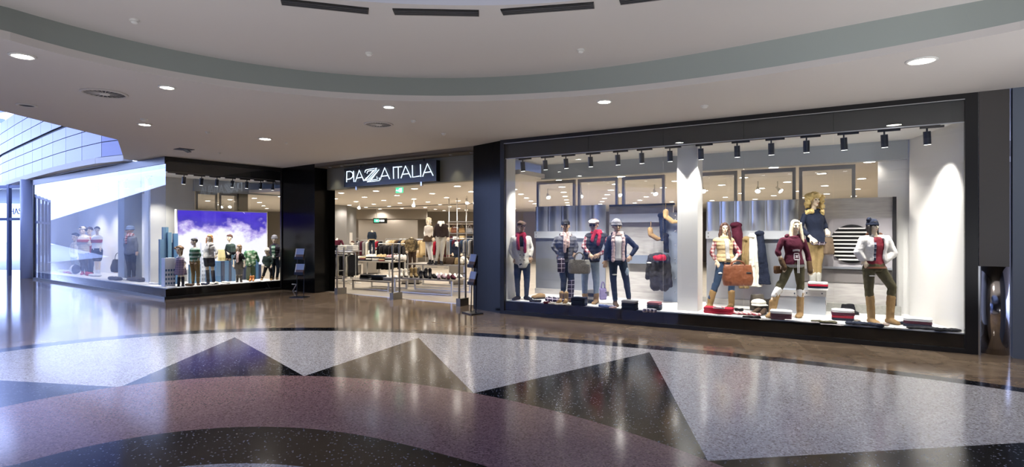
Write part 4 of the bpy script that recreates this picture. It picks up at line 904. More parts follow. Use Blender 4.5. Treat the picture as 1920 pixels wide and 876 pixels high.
# ---------------------------------------------------------------- display panels of the right window
def shade(name, c): return mat(name, c, .6, vary=.12, bscale=6)
m_conc = ramp_mat('board marked concrete', lambda n, l, co: (lambda z: mixc(n, l, z, lin('#8f8b88'), lin('#c4c0bc')))((lambda mp, nz: (l.new(co, mp.inputs['Vector']), mp.inputs['Scale'].__setattr__('default_value', (1.2, 1.2, 9)), l.new(mp.outputs[0], nz.inputs['Vector']), nz.inputs['Scale'].__setattr__('default_value', 3.0), nz.inputs['Detail'].__setattr__('default_value', 8), nz.outputs['Fac'])[-1])(n.new('ShaderNodeMapping'), n.new('ShaderNodeTexNoise'))), .7)
m_cgrey = mat('smooth mauve grey panel', '#a8a3a6', .55); m_cdark = mat('dark taupe band', '#6f6a68', .7)
def slats(x0, x1, d, label, n):
    a, c = pW(x0, 400, d), pW(x1, 400, d); A, C = Vector(a[:2]), Vector(c[:2]); t_ = (C-A).normalized(); L_ = (C-A).length; nn = Vector((-t_.y, t_.x)); r = empty('display_backdrop', V3((A+C)/2, PZ), label, 'backdrop', 'slatted metal display panels')
    b = MB(); q = []; k = 12
    for i in range(n):
        for j in range(k): u = (i+j/k)/n; q.append(A+t_*L_*u-nn*(.045*(1-(2*j/k-1)**2)+ (.02 if j == 0 else 0)))
    q.append(C); q2 = [p+nn*.05 for p in (q[0], q[-1])]
    front = [(p.x, p.y) for p in q]; back = [(p.x+nn.x*.05, p.y+nn.y*.05) for p in q]
    b.loft([[Vector((f[0], f[1], z)) for f in front]+[Vector((f[0], f[1], z)) for f in back[::-1]] for z in (1.80, 2.41)])
    obj('slats', b, m_ripple, r)
    obj('cross_beam', MB().wbox(A-nn*.09, C-nn*.09, .12, 1.64, 1.80), mat('white metal beam', '#cfd2d6', .35, .3), r)
    obj('sheet', MB().wbox(A-nn*.01, C-nn*.01, .05, PZ, 1.64), mat('galvanised sheet', (.50, .52, .56), .38, .8, vary=.15, bscale=3), r)
    obj('base_strip', MB().wbox(A-nn*.06, C-nn*.06, .06, PZ, PZ+.12), m_conc, r)
    b = MB()
    for u in (.03, .5, .97):
        for z in (1.68, 1.76): p = A+t_*L_*u-nn*.092; b.ell((p.x, p.y, z), .012, 8)
    obj('rivets', b, m_steel, r)
slats(1005, 1135, 1.74, 'slatted metal display panel behind the men with caps, left in the right window', 5)
slats(1325, 1497, 1.74, 'slatted metal display panel behind the woman with the brown bag', 6)
def wquad(x0, x1, z0, z1, d, th=.03):
    a, c = pW(x0, 400, d), pW(x1, 400, d); return MB().wbox(a, c, th, z0, z1)
A = pW(1590, 460, 1.74); r = empty('display_backdrop', V3(A, PZ), 'concrete-look display panel with a round black grille', 'backdrop', 'concrete-look display panels')
obj('backing', wquad(1500, 1674, PZ, 2.41, 1.80, .05), m_conc, r); obj('dark_edge', wquad(1674, 1681, PZ, 2.41, 1.74, .12), mat('near black edge', '#1b191c', .5), r)
obj('centre_panel', wquad(1543, 1673, 1.12, 2.03, 1.77), m_cgrey, r); obj('ledge', wquad(1543, 1673, 1.09, 1.13, 1.71, .08), m_ripple, r); obj('dark_band', wquad(1500, 1673, .84, 1.07, 1.78), m_cdark, r)
obj('base_strip', wquad(1500, 1690, PZ, PZ+.16, 1.66, .12), mat('rough grey plinth', '#8d8c86', .9, bump=.6, bscale=25, vary=.3), r)
cg = pW(1597, 460, 1.76); rg = .36; cg.z = 1.555
disc = MB(); disc.loft([[cg-V3(nW, 0)*o+V3(tW, 0)*rg*math.cos(2*PI*j/48)+Vector((0, 0, rg*math.sin(2*PI*j/48))) for j in range(48)] for o in (.0, .02)])
gr = obj('grille', disc, m_blackm, r)
b = MB()
for i in range(9):
    z = -.29+.0725*i; w = math.sqrt(max(0, rg*rg-z*z)); b.box(cg-V3(nW, 0)*.04+Vector((0, 0, z)), (2*w*.985, .03, .026), math.atan2(tW.y, tW.x))
obj('slats', b, mat('pale grille slat', '#d6d3cf', .5), gr)
A = pW(1195, 480, 1.82); r = empty('display_backdrop', V3(A, PZ), 'board-marked concrete display panel behind the man with the long scarf', 'backdrop', 'concrete-look display panels')
obj('backing', wquad(1142, 1262, PZ, 2.39, 1.84, .05), m_conc, r); obj('dark_edge', wquad(1142, 1264, 2.37, 2.41, 1.80, .08), mat('slate blue edge', '#3c4a62', .5), r); obj('base_strip', wquad(1142, 1262, PZ, PZ+.14, 1.76, .08), m_conc, r)
A = pW(1250, 480, 1.59); r = empty('metal_framework', V3(A, PZ), 'riveted steel frame with two white cross beams, left of the white column', 'display frame')
m_beam = mat('white metal beam', '#cfd2d6', .35, .3); m_rpost = mat('blue grey riveted plate', '#9aa3b2', .4, .6)
obj('cross_beam', wquad(1143, 1246, 2.0, 2.19, 1.70, .08), m_beam, r); obj('cross_beam', wquad(1172, 1246, 1.08, 1.27, 1.70, .08), m_rpost, r); po = obj('post', wquad(1244, 1270, PZ, 2.20, 1.62, .1), m_rpost, r)
b = MB()
for z in (.5, .8, 1.12, 1.22, 1.5, 1.8, 2.05, 2.14):
    for x in (1247, 1266): p = pW(x, 480, 1.615); b.ell((p.x, p.y, z), .014, 8)
obj('rivets', b, m_steel, po)
# ---------------------------------------------------------------- soft goods
def folded(c, w, d, h, rz, m, name='folded_garment'):
    b = MB(); M = Matrix.Rotation(rz, 3, 'Z'); R = []; k = 28; c = Vector(c)
    for u, s in ((0, .93), (.12, .99), (.36, 1.0), (.5, .965), (.64, 1.0), (.88, .99), (1, .92)):
        ring = []
        for j in range(k):
            a = 2*PI*j/k; ca, sa = math.cos(a), math.sin(a); e = .28
            x = math.copysign(abs(ca)**e, ca)*w/2*s; y = math.copysign(abs(sa)**e, sa)*d/2*s
            nz = mnoise.noise(Vector((x*9+c.x*7, y*9+c.z*31, u*3)))*.008
            ring.append(c+M @ Vector((x+nz, y+nz, u*h+(nz*.8 if .1 < u else 0))))
        R.append(ring)
    return obj(name, b.loft(R), m, None, True)
def stack(px, py, cols, lab, w=.36, d=.26, h=.045, rz=None, z0=PZ, Y=None, names=None, grp='folded clothes along the right display window'):
    p = G(px, py, z0) if Y is None else D(px, py, Y); p = Vector((p.x, p.y, z0)); rz = math.atan2(tW.y, tW.x)+random.uniform(-.06, .06) if rz is None else rz
    p += V3(nW, 0)*d*.5; n = len(cols); o_ = None
    for i, (cn, m) in enumerate(cols):
        pos = 'at the bottom of' if i == 0 else ('on top of' if i == n-1 else ['', 'second from below in', 'third from below in'][i])
        o = folded(p+Vector((0, 0, i*h)), w*random.uniform(.95, 1.03), d*random.uniform(.95, 1.03), h, rz+random.uniform(-.05, .05), m)
        tag(o, f'folded {cn} garment {pos} the stack {lab}' if n > 1 else f'folded {cn} garment {lab}', 'folded garment', grp)
cl = lambda n, c, v=.2: cloth(n, c, v)
k_red = ('red', c_red); k_wht = ('white', c_white); k_nvy = ('navy', c_navy); k_mar = ('maroon', c_maroon); k_gry = ('grey', c_mid); k_blk = ('black', c_blk); k_bur = ('rosy brown', cl('rosy brown knit', '#7c4a4c')); k_jn = ('dark denim', c_jean); k_khk = ('khaki', c_khaki); k_crm = ('cream', c_cream)
stack(1081, 574, [k_nvy, k_jn, k_nvy], 'below the man in padded jacket', .30, .26, .055)
stack(1107, 569, [k_jn, k_wht, k_nvy, k_wht], "beside the flat-capped man's boots", .16, .24, .07)
stack(1177, 582, [k_nvy, k_jn, k_nvy, k_gry], 'left of the rolled scarf', .29, .24, .045)
stack(1224, 582, [k_jn, k_nvy, k_bur], 'nearest the white column', .26, .22, .05)
stack(1345, 589, [k_red, k_red], "at the brown-haired woman's feet", .50, .26, .055)
stack(1347, 579, [('cream and red', plaid('cream red check', '#d8cfc6', '#b06a70', '#f0ece4', 8))], 'lying on the red stack', .2, .12, .03, z0=PZ+.11)
stack(1463, 600, [k_mar, k_mar, k_wht], "at the hoodie woman's boots", .33, .26, .05)
stack(1533, 545, [k_wht, k_nvy, k_red, k_wht], 'lying on the metal crate', .32, .26, .035, z0=.735, Y=9.98)
stack(1580, 602, [k_nvy, k_red, k_mar, k_wht], 'between the crate and the pompom woman', .34, .26, .045)
stack(1722, 614, [k_nvy, k_mar, k_wht], 'right of the pompom woman', .36, .26, .045)
def heap(px, py, w, d, h, m, label, name='crumpled_garment', cat='garment', z0=PZ, Y=None, n=7, grp='clothes spread on the window floors', fold=.014):
    p = G(px, py, z0) if Y is None else D(px, py, Y); p = Vector((p.x, p.y, z0)); b = MB(); ca, sa = tW.x, tW.y
    p += V3(nW, 0)*d*.5
    for i in range(n):
        u, v = (i+.5)/n-.5, random.uniform(-.3, .3); q = p+Vector((ca*u*w-sa*v*d, sa*u*w+ca*v*d, h*.45))
        b.ell(q, (w/n*1.25, d*.36, h*random.uniform(.4, .55)), 10)
    s_ = solid(b, .016, 2, fold, 16, px)
    for v in s_.b.verts: v.co.z = max(v.co.z, z0+.002)
    return thing(name, s_, m, label, cat, grp, True)
heap(1038, 570, .42, .26, .14, c_plm, 'heap of purple checked scarf at the far left floor of the right window', 'scarf', 'scarf')
heap(1038, 572, .55, .20, .05, c_cream, 'flat cream knit spread in front of the checked scarf heap')
heap(1022, 571, .16, .14, .06, c_maroon, 'small maroon cloth at the left end of the cream knit')
heap(1135, 578, .34, .2, .06, cl('denim blue scarf', '#5a6a98'), "blue scarf lying right of the flat-capped man's boots", 'scarf', 'scarf')
heap(1148, 579, .14, .1, .05, c_pink, 'pale pink scarf end beside the blue scarf', 'scarf', 'scarf')
heap(1216, 587, .22, .14, .08, plaid('navy white scarf', '#3a3850', '#8c8698', '#d8d4d8', 16), 'rolled navy and white scarf before the rosy brown stack', 'scarf', 'scarf')
heap(1398, 592, .42, .2, .06, c_plr, 'red and white checked scarf between the boots and the hoodie woman', 'scarf', 'scarf')
heap(1409, 598, .26, .14, .04, c_blk, 'black cloth in front of the checked scarf')
heap(1385, 585, .13, .12, .08, c_blk, 'small black bundle right of the red stack')
heap(1545, 607, .34, .16, .045, c_olive, 'olive cloth lying before the metal crate')
heap(1622, 613, .46, .22, .06, c_navy, "navy jeans lying at the pompom woman's left boot")
heap(1752, 621, .60, .18, .05, c_blk, 'long dark cloth trailing to the right end of the window')
heap(1690, 609, .16, .14, .05, c_navy, "navy cloth right of the pompom woman's right boot")
heap(1515, 606, .3, .12, .025, c_white, 'flat white cloth at the foot of the metal crate', fold=.006)
heap(1655, 612, .16, .1, .05, cl('taupe cloth', '#8d7f76'), 'taupe bundle between the tan boots of the pompom woman')
heap(1600, 603, .18, .1, .04, cl('stone cloth', '#b0a698'), 'stone coloured cloth behind the navy jeans')
heap(1000, 567, .26, .14, .06, c_blk, "black shoes cloth at the cardigan man's feet")
# scattered flat leaves of white paper / fabric dressing the window floor
for i, (x, y, lb) in enumerate(((1300, 590, 'right of the white column'), (1425, 601, 'left of the tan boots'), (1490, 603, "before the hoodie woman's right boot"), (1560, 611, 'between two stacks'), (1680, 617, 'near the maroon stack'))):
    heap(x, y, .3, .1, .02, c_white, f'crumpled white fabric strip on the window floor, {lb}', 'fabric_strip', 'fabric', n=6, fold=.008)
# shoes
def shoe_pair(px, py, m, label, ang=0.0, shaft=0.0, z0=PZ, Y=None, sole=None, grp='shoes shown on floors and tables', s=1.0):
    p = G(px, py, z0) if Y is None else D(px, py, Y); p = Vector((p.x, p.y, z0))
    for sd in (-1, 1):
        dr = Vector((math.sin(ang+sd*.12), -math.cos(ang+sd*.12), 0)); si = Vector((-dr.y, dr.x, 0)); c = p+si*sd*.06*s; R = []
        for u, w, z in ((-.13, .02, .055), (-.12, .034, .085), (-.06, .038, .10 if not shaft else .11), (.0, .038, .09), (.06, .043, .062), (.11, .044, .05), (.145, .034, .04), (.155, .012, .02)):
            q = c+dr*u*s; R.append([q+si*w*s*math.cos(a)+Vector((0, 0, .018*s+z*s*(.5+.5*math.sin(a)))) for a in [2*PI*j/14 for j in range(14)]])
        b = MB(); b.loft(R)
        if shaft: b.cone(c-dr*.07*s+Vector((0, 0, .08*s)), c-dr*.075*s+Vector((0, 0, shaft)), .045*s, .052*s); b = solid(b, .01, 1, .004, 25)
        o = thing('boot' if shaft else 'shoe', b, m, f'{"left-hand" if sd > 0 else "right-hand"} one of the {label}', 'boot' if shaft else 'shoe', grp, True)
        sl_ = MB(); sl_.loft([[c+dr*.01*s+dr*.155*s*math.cos(a)+si*.044*s*math.sin(a)*(1-.1*math.cos(a))+Vector((0, 0, z)) for a in [2*PI*j/18 for j in range(18)]] for z in (0, .02*s)])
        obj('sole', sl_, sole or m_blackm, o)
shoe_pair(1055, 571, c_tan, 'tan boots beside the checked scarf heap', -.4, .22); shoe_pair(1010, 560, c_tan, 'tan shoes behind the cream knit', -1.3)
shoe_pair(1590, 590, c_blk, 'black shoes behind the tallest floor stack', .5); shoe_pair(1425, 590, c_brown, 'brown shoes under the hanging trousers', -.8)
# bags
def tote(c, w, h, d, rz, m, label, name='handbag', handle=True, grp=None, sh=.55):
    c = Vector(c); M = Matrix.Rotation(rz, 3, 'Z'); t = empty(name, c, label, 'bag', grp); R = []
    for u, sx, sy in ((0, .86, .9), (.04, .92, 1), (.3, 1, 1), (.6, .98, .85), (.85, .94, .6), (1, .90, .42)):
        R.append([c+M @ Vector((math.copysign(abs(math.cos(a))**.4, math.cos(a))*w/2*sx, math.copysign(abs(math.sin(a))**.4, math.sin(a))*d/2*sy, u*h)) for a in [2*PI*j/24 for j in range(24)]])
    obj('body', solid(MB().loft(R), .014, 2, .010, 11, c.x), m, t, True)
    if handle:
        for sg in (-1, 1): obj('strap', MB().tube([c+M @ Vector((w*.22*math.cos(a), sg*d*.2, h*.96+h*sh*math.sin(a))) for a in [PI*i/12 for i in range(13)]], .010), m, t, True)
        obj('buckle', MB().box(c+M @ Vector((w*.33, -d*.40, h*.62)), (w*.16, .012, h*.07), rz), m_steel, t)
    return t
p = D(1383, 536, 10.58); tote((p.x, p.y, p.z), .56, .40, .16, -.05, c_leather, 'large brown leather handbag held before the brown-haired woman', sh=.22)
p = D(1052, 511, 11.72); tote((p.x, p.y, p.z), .16, .30, .12, .2, c_plm, "purple checked bag in the grey jacket man's hand", 'shoulder_bag', False)
p = D(1086, 513, 11.3); tote((p.x, p.y, p.z), .46, .28, .2, 0, cl('grey fur', '#83807a', .5), 'grey furry bag-like mass before the flat-capped man', 'duffel_bag', True)  # grey streaky mass of unknown nature, given a bag's form
p = D(1553, 477, 10.35); tote((p.x, p.y, p.z), .24, .32, .1, .4, cl('taupe bag', '#6a5a4a'), 'taupe shoulder bag hanging beside the curly-haired woman', 'shoulder_bag', False)
p = D(1459, 513, 9.8); tote((p.x, p.y, p.z), .16, .13, .08, 0, cl('brown bag', '#5c4028'), 'small brown purse at the right hand side of the hoodie', 'purse', False)
p = G(1132, 563, PZ); tote((p.x, p.y+.1, PZ), .17, .26, .12, 0, cl('lilac bag', '#6a6284'), 'lilac backpack standing between the two middle men', 'backpack', True)
p = G(1420, 582, PZ); tote((p.x, p.y, PZ), .26, .30, .18, .1, cl('grey felt', '#5b554c'), 'grey felt bag under the hanging trousers', 'shoulder_bag', False)
p = G(1442, 584, PZ); tote((p.x, p.y, PZ), .24, .24, .14, .3, cl('black felt', '#2c2825'), 'black felt bag right of the grey felt one', 'shoulder_bag', False)
p = G(1418, 583, PZ); b = MB(); b.ell((p.x-.01, p.y-.12, PZ+.17), (.14, .12, .07), 14); b.ell((p.x-.01, p.y-.17, PZ+.13), (.16, .12, .012), 14); thing('hat', solid(b, .01, 1), c_cream, 'cream peaked cap lying on the grey felt bag', 'hat', None, True)
p = G(1593, 588, PZ); tote((p.x, p.y+.05, PZ), .24, .17, .12, 0, c_blk, 'low black bag behind the tallest floor stack', 'bag', False)
# crates
def crate(px0, px1, py, label, dy=0.0, zt_=.735, dep=.5):
    a = G(px0, py, PZ); c = G(px1, py+1, PZ); w = (c-a).length*.82; dep = .36; ct = (a+c)/2+Vector((0, dep/2+dy, 0)); t = empty('metal_crate', ct, label, 'crate', 'metal crates in the right window'); rz = math.atan2(tW.y, tW.x)
    obj('box', MB().box(ct+Vector((0, 0, (zt_-PZ)/2)), (w, dep, zt_-PZ-.004), rz), mat('brushed tin', (.60, .64, .70), .3, .75, vary=.1, bscale=5), t)
    M = Matrix.Rotation(rz, 3, 'Z'); f = MB()
    for z, hh in ((zt_-.06, .11), (PZ+.22, .09)):
        f.box(ct+M @ Vector((0, -dep/2-.006, z-PZ)), (w, .012, hh), rz) if z > .6 else None; f.box(ct+M @ Vector((w/2+.006, 0, z-PZ)), (.012, dep, hh), rz)
    obj('edge_strap', f, m_conc, t)
    f = MB()
    for u in (-.35, .35): f.ell(ct+M @ Vector((w*u, -dep/2-.014, zt_-.06-PZ)), .014, 8)
    obj('rivets', f, mat('dark rivet', '#3c4454', .4, .5), t)
crate(1514, 1562, 590, 'right-hand metal crate carrying the folded stack'); crate(1464, 1510, 587, 'left-hand metal crate behind the hoodie woman', 0, .72)
# garments hung on the panels
def hung(px, py0, py1, w0, w1, d, m, label, th=.07, name='hanging_garment', split=0.0, sway=0.0):
    a = pW(px, py0, d); c = pW(px+sway, py1, d); b = MB(); tt = V3(tW, 0); nn_ = V3(nW, 0); n_ = 14
    for sg in ((-1, 1) if split else (0,)):
        R = []
        for i in range(n_):
            u = i/(n_-1); p = a+(c-a)*u; w = (w0+(w1-w0)*u); t_ = th*(1+.25*math.sin(u*9+px)); cx = p+tt*sg*w*.28
            ww = w*(.5 if not split else .30)
            R.append([cx+tt*ww*math.cos(2*PI*j/18)+nn_*t_*(math.sin(2*PI*j/18)+.18*math.cos(6*PI*j/18+u*4)) for j in range(18)])
        b.loft(R)
    b.ell(a+Vector((0, 0, -.02)), (w0*.62, th*1.2, .06), 12)
    return thing(name, solid(b, .012, 2, .008, 18, px), m, label, 'garment', 'garments hung on the window panels', True)
hung(1380, 420, 476, .20, .22, 1.50, c_maroon, 'dark red garment hung on the slatted panel beside the brown-haired woman', sway=6)
hung(1399, 447, 541, .13, .17, 1.50, c_khaki, 'khaki trousers hung on the panel, left of the cream pair', split=1, sway=-4)
hung(1411, 441, 538, .14, .22, 1.50, c_cream, 'cream trousers hung on the panel between khaki and navy ones', split=1, sway=6)
hung(1424, 436, 533, .15, .24, 1.50, c_navy, 'navy trousers hung on the panel, rightmost of the hung row', sway=9)
a_ = pW(1235, 484, 1.34); q_ = pW(1237, 536, 1.34); tt = V3(tW, 0); b = MB(); b.cone(a_-tt*.10, q_-tt*.09, .10, .12); b.cone(a_+tt*.09, q_+tt*.09, .10, .12)
for sg, z_ in ((-1, .42), (1, .56)): b.cone(a_+tt*sg*.17+Vector((0, 0, .02)), a_+tt*sg*.24+Vector((0, 0, -z_)), .07, .055)
b.ell(a_+Vector((0, 0, .05)), (.14, .1, .07), 12); o = thing('hanging_jacket', solid(b, .013, 2, .014, 15), cl('dark charcoal padding', '#2b2a2f'), 'dark charcoal padded jacket hung on the steel frame by the white column', 'jacket', None, True)
obj('label_patch', MB().ell(a_-tt*.17-V3(nW, 0)*.12-Vector((0, 0, .1)), (.05, .02, .015), 8), c_white, o)
p = pW(1235, 480, 1.24); heap(1235, 480, .2, .12, .14, c_red, 'red scarf over the hung black jacket', 'scarf', 'scarf', z0=p.z-.1, Y=p.y-.1, n=4)
hung(1241, 402, 452, .15, .12, 1.48, c_navy, 'navy shoulder bag hung high on the steel frame', sway=3)
hung(1248, 440, 474, .12, .10, 1.48, c_blk, 'black leggings hung below the navy bag', .05, sway=2)
def hung_boot(px, py, m, label, ang):
    c = pW(px, py, 1.42); M = Matrix.Rotation(ang, 3, 'Y'); b = MB()
    b.cone(c+M @ Vector((-.1, 0, .06)), c+M @ Vector((.06, 0, -.02)), .055, .05); b.cone(c+M @ Vector((.06, 0, -.02)), c+M @ Vector((.18, 0, .0)), .045, .03); b.cone(c+M @ Vector((-.1, 0, .06)), c+M @ Vector((-.12, 0, .16)), .055, .06)
    o = thing('boot', solid(b, .011, 1, .004, 25), m, label, 'boot', None, True); obj('lace', MB().tube([c+Vector((-.1, -.02, .16)), c+Vector((-.08, .02, .35))], .006), m, o)
hung_boot(1256, 413, mat('pale tan leather', '#d9b57c', .5, vary=.15), 'pale tan boot hung by its laces from the steel frame top', .2)
hung_boot(1228, 446, c_tan, 'tan boot hung left of the navy bag', .1)

# ---------------------------------------------------------------- kids' window: light box, cardboard city, props
a, c = pK(333, 440, 1.62), pK(500, 440, 1.62); A, C = Vector(a[:2]), Vector(c[:2]); tb = (C-A).normalized(); nb_ = Vector((-tb.y, tb.x)); Lb = (C-A).length
r = empty('light_box', V3((A+C)/2, PZ), 'backlit light box picturing white clouds in a violet blue sky', 'light box')
fb = MB(); z0, z1 = .72, 2.44
fb.wbox(A, C, .12, z0-.05, z0); fb.wbox(A, C, .12, z1, z1+.03); fb.wbox(A-tb*.03, A, .12, z0-.05, z1+.03); fb.wbox(C, C+tb*.03, .12, z0-.05, z1+.03); fb.wbox(A+nb_*.08, C+nb_*.08, .04, z0, z1); fb.wbox(A+tb*.3, A+tb*.36, .1, PZ, z0-.05); fb.wbox(C-tb*.36, C-tb*.3, .1, PZ, z0-.05)
obj('frame', fb, m_white, r)
def cloudmat():
    m = bpy.data.materials.new('backlit cloud picture'); m.use_nodes = True; n, l = nodes_of(m); b = n['Principled BSDF']
    t = n.new('ShaderNodeTexCoord'); s = n.new('ShaderNodeSeparateXYZ'); l.new(t.outputs['Object'], s.inputs[0])
    mp = n.new('ShaderNodeMapping'); mp.inputs['Scale'].default_value = (1.1, 1.1, 1.5); mp.inputs['Location'].default_value = (2.3, .4, .2); l.new(t.outputs['Object'], mp.inputs['Vector'])
    z = n.new('ShaderNodeTexNoise'); z.inputs['Scale'].default_value = 1.5; z.inputs['Detail'].default_value = 9; z.inputs['Roughness'].default_value = .62; l.new(mp.outputs[0], z.inputs['Vector'])
    q = n.new('ShaderNodeMath'); q.operation = 'MULTIPLY_ADD'; l.new(s.outputs[2], q.inputs[0]); q.inputs[1].default_value = -.85; q.inputs[2].default_value = 1.80
    w = n.new('ShaderNodeMath'); w.operation = 'MULTIPLY_ADD'; l.new(z.outputs['Fac'], w.inputs[0]); w.inputs[1].default_value = 1.5; l.new(q.outputs[0], w.inputs[2])
    rp = n.new('ShaderNodeValToRGB'); e = rp.color_ramp.elements; e[0].position = .52; e[0].color = (*lin('#3a28b4'), 1); e[1].position = .68; e[1].color = (.92, .9, 1, 1)
    k = e.new(.60); k.color = (*lin('#b4a0e4'), 1); k2 = e.new(.42); k2.color = (*lin('#4a35c8'), 1)
    sc = n.new('ShaderNodeMath'); sc.operation = 'MULTIPLY'; sc.inputs[1].default_value = .5; l.new(w.outputs[0], sc.inputs[0]); l.new(sc.outputs[0], rp.inputs['Fac'])
    b.inputs['Base Color'].default_value = (.02, .02, .02, 1); l.new(rp.outputs['Color'], b.inputs['Emission Color']); b.inputs['Emission Strength'].default_value = .62; return m
obj('picture', MB().wbox(A-nb_*.004, C-nb_*.004, .01, z0, z1), cloudmat(), r)
m_card = mat('blue grey card', '#54748a', .7); m_card2 = mat('slate blue card', '#3f6284', .7); m_card3 = mat('dark navy card', '#1f2c48', .7)
def tower(x0, x1, yt, d, m, label, win=None, th=.10, yb=None):
    a, c = pK(x0, yt, d), pK(x1, yt, d); zt_ = (a.z+c.z)/2; t = empty('cardboard_tower', V3((a+c)/2, PZ), label, 'cardboard tower', 'cardboard skyscrapers in the kids window')
    obj('slab', MB().wbox(a, c, th, PZ, zt_), m, t)
    if win:
        f = MB(); A, C = Vector(a[:2]), Vector(c[:2]); tt = (C-A); L_ = tt.length; tt.normalize(); nn_ = Vector((-tt.y, tt.x)); nz = int((zt_-PZ-.2)/.12)
        for i in range(nz):
            for j in range(win[1]):
                u0 = (j+.2)/win[1]*L_; u1 = (j+.8)/win[1]*L_; f.wbox(A+tt*u0-nn_*.004, A+tt*u1-nn_*.004, .01, PZ+.06+i*.12, PZ+.12+i*.12)
        obj('windows', f, win[0], t)
    return t
tower(300, 308, 449, 1.25, m_card, 'blue grey card skyscraper, leftmost of the cluster at the window corner'); tower(306, 316, 426, 1.30, m_card, 'tallest blue grey card skyscraper by the window corner'); tower(315, 322, 436, 1.18, m_card, 'slim card skyscraper right of the tallest one', None)
tower(321, 329, 455, 1.35, m_card3, 'dark navy card skyscraper behind the small girl'); tower(326, 334, 438, 1.22, m_card2, 'slate blue card skyscraper touching the light box edge')
tower(309, 329, 484, .55, mat('white card', '#dcdde0', .7), 'white card tower with rows of dark windows beside the small girl', (m_card2, 4), .22)
tower(378, 386, 455, 1.3, mat('pale grey card', '#b9bcc4', .7), 'pale grey card skyscraper left of the girl in shorts', (m_mid_ := mat('mid grey card', '#8c909a', .7), 2)); tower(411, 424, 468, 1.30, mat('cream card', '#d8c893', .7), 'cream card tower with small windows behind the sitting boy', (mat('ochre card', '#b09a5c', .7), 4))
for i, (x0, x1, m, w) in enumerate(((406, 414, m_card2, 'leftmost'), (414.5, 421, m_card3, 'second'), (421.5, 429, m_card2, 'third'), (429.5, 434, m_card3, 'fourth'), (434.5, 442, m_card2, 'rightmost'))):
    tower(x0, x1, 490, .85, m, f'blue box of the five the sitting boy rests on, {w}', None, .18 if x0 > 425 else .3)
p = pK(436, 470, .95); tower(431, 441, 476, 1.08, m_card, 'higher blue grey box right under the sitting boy', None, .22)
for x0, x1, yt, m, w in ((457, 462, 492, m_card3, 'thin dark navy card strip right of the girl in vest'), (462, 478, 470, m_card, 'blue grey card tower behind the green hung shirt'), (480, 485, 488, m_card2, 'slate blue card tower left of the bending boy'), (485.5, 490, 496, m_card3, 'dark navy card tower just left of the bending boy'), (356, 376, 496, m_card, 'low blue grey card block behind the striped boy'), (388, 400, 500, m_card2, 'low slate card block behind the girl in shorts')):
    tower(x0, x1, yt, 1.1, m, w)
def kheap(px, py, w, d, h, m, label, name='crumpled_garment', cat='garment', gap=.3, **kw):
    p = pK(px, py, gap); return heap(px, py, w, d, h, m, label, name, cat, Y=p.y, **kw)
kheap(318, 533, .4, .1, .03, c_white, 'white fabric strip at the left corner of the kids window', 'fabric_strip', 'fabric', .2); kheap(352, 534, .3, .12, .07, c_brown, 'brown shoes cloth left of the striped boy'); kheap(378, 534, .25, .12, .06, cl('navy felt', '#242a44'), 'navy cap lying between striped boy and girl', 'cap', 'hat')
kheap(420, 531, .34, .14, .06, c_cream, 'cream folded knits below the blue boxes'); kheap(480, 528, .3, .12, .03, c_white, 'white fabric strip near the bending boy', 'fabric_strip', 'fabric', .2); kheap(410, 534, .5, .08, .02, c_white, 'thin white fabric strip along the kids window front', 'fabric_strip', 'fabric', .15)
hp = pK(470, 474, .8); tt = V3(tK, 0); b = MB(); dn = Vector((0, 0, -1))
for sg in (-1, 1): b.cone(hp+tt*sg*.07, hp+tt*sg*.075+dn*.34, .085, .09); b.cone(hp+tt*sg*.15+dn*.0, hp+tt*sg*.25+dn*.26, .055, .05)
o = thing('hanging_garment', solid(b, .012, 2, .010, 18), blotch('green leaf print', '#2e5c3c', '#6c8a68', '#c8d0bc', 9), 'green printed child shirt hung on the card tower', 'garment', None, True)
obj('collar', MB().tube([hp+tt*.06*math.cos(q)+Vector((0, .05*math.sin(q), .07)) for q in [2*PI*i/14 for i in range(14)]], .016, 6, True), c_cream, o, True)
b = MB()
for sg in (-1, 1): b.cone(hp+tt*sg*.06+dn*.47, hp+tt*sg*.09+dn*.80, .075, .06)
thing('hanging_garment', solid(b, .012, 2, .010, 18), cl('dark leaf trousers', '#33402e'), 'small dark green trousers hung below the green printed child shirt', 'garment', None, True)
shoe_pair(472, 528, mat('orange leather', '#c07a3c', .5), 'orange child boots on the window floor', .3, .14, Y=pK(472, 528, .4).y, s=.7); shoe_pair(402, 534, c_cream, 'cream child shoes before the girl in shorts', -.6, Y=pK(402, 534, .25).y, s=.7)
# ---------------------------------------------------------------- long left window props
def lheap(px, py, w, d, h, m, label, name='crumpled_garment', cat='garment', gap=.4, **kw):
    p = pL(px, py, gap); return heap(px, py, w, d, h, m, label, name, cat, Y=p.y, **kw)
p = pL(141, 513, .5); r_ = .17; bl = thing('football', MB().ell((p.x, p.y, PZ+r_), r_, 24), stripes('ball panels', '#e8e6e4', '#2c3460', 2.6, 0, .6), 'white and navy ball on the floor of the left window', 'ball', None, True)
obj('stitching', MB().tube([Vector((p.x, p.y, PZ+r_))+Vector((math.cos(a)*r_*1.002, 0, math.sin(a)*r_*1.002)) for a in [2*PI*i/28 for i in range(28)]], .004, 5, True), m_card3, bl)
lheap(113, 513, .5, .2, .12, c_knit, 'pale grey knit heap at the far end of the left window'); lheap(126, 517, .7, .2, .07, c_red, 'red cloth left of the ball'); lheap(160, 517, .5, .2, .12, c_red, 'red trainers cloth at the padded jacket mannequin'); lheap(174, 516, .5, .2, .1, c_knit, 'pale grey sweater heap left of the grey column')
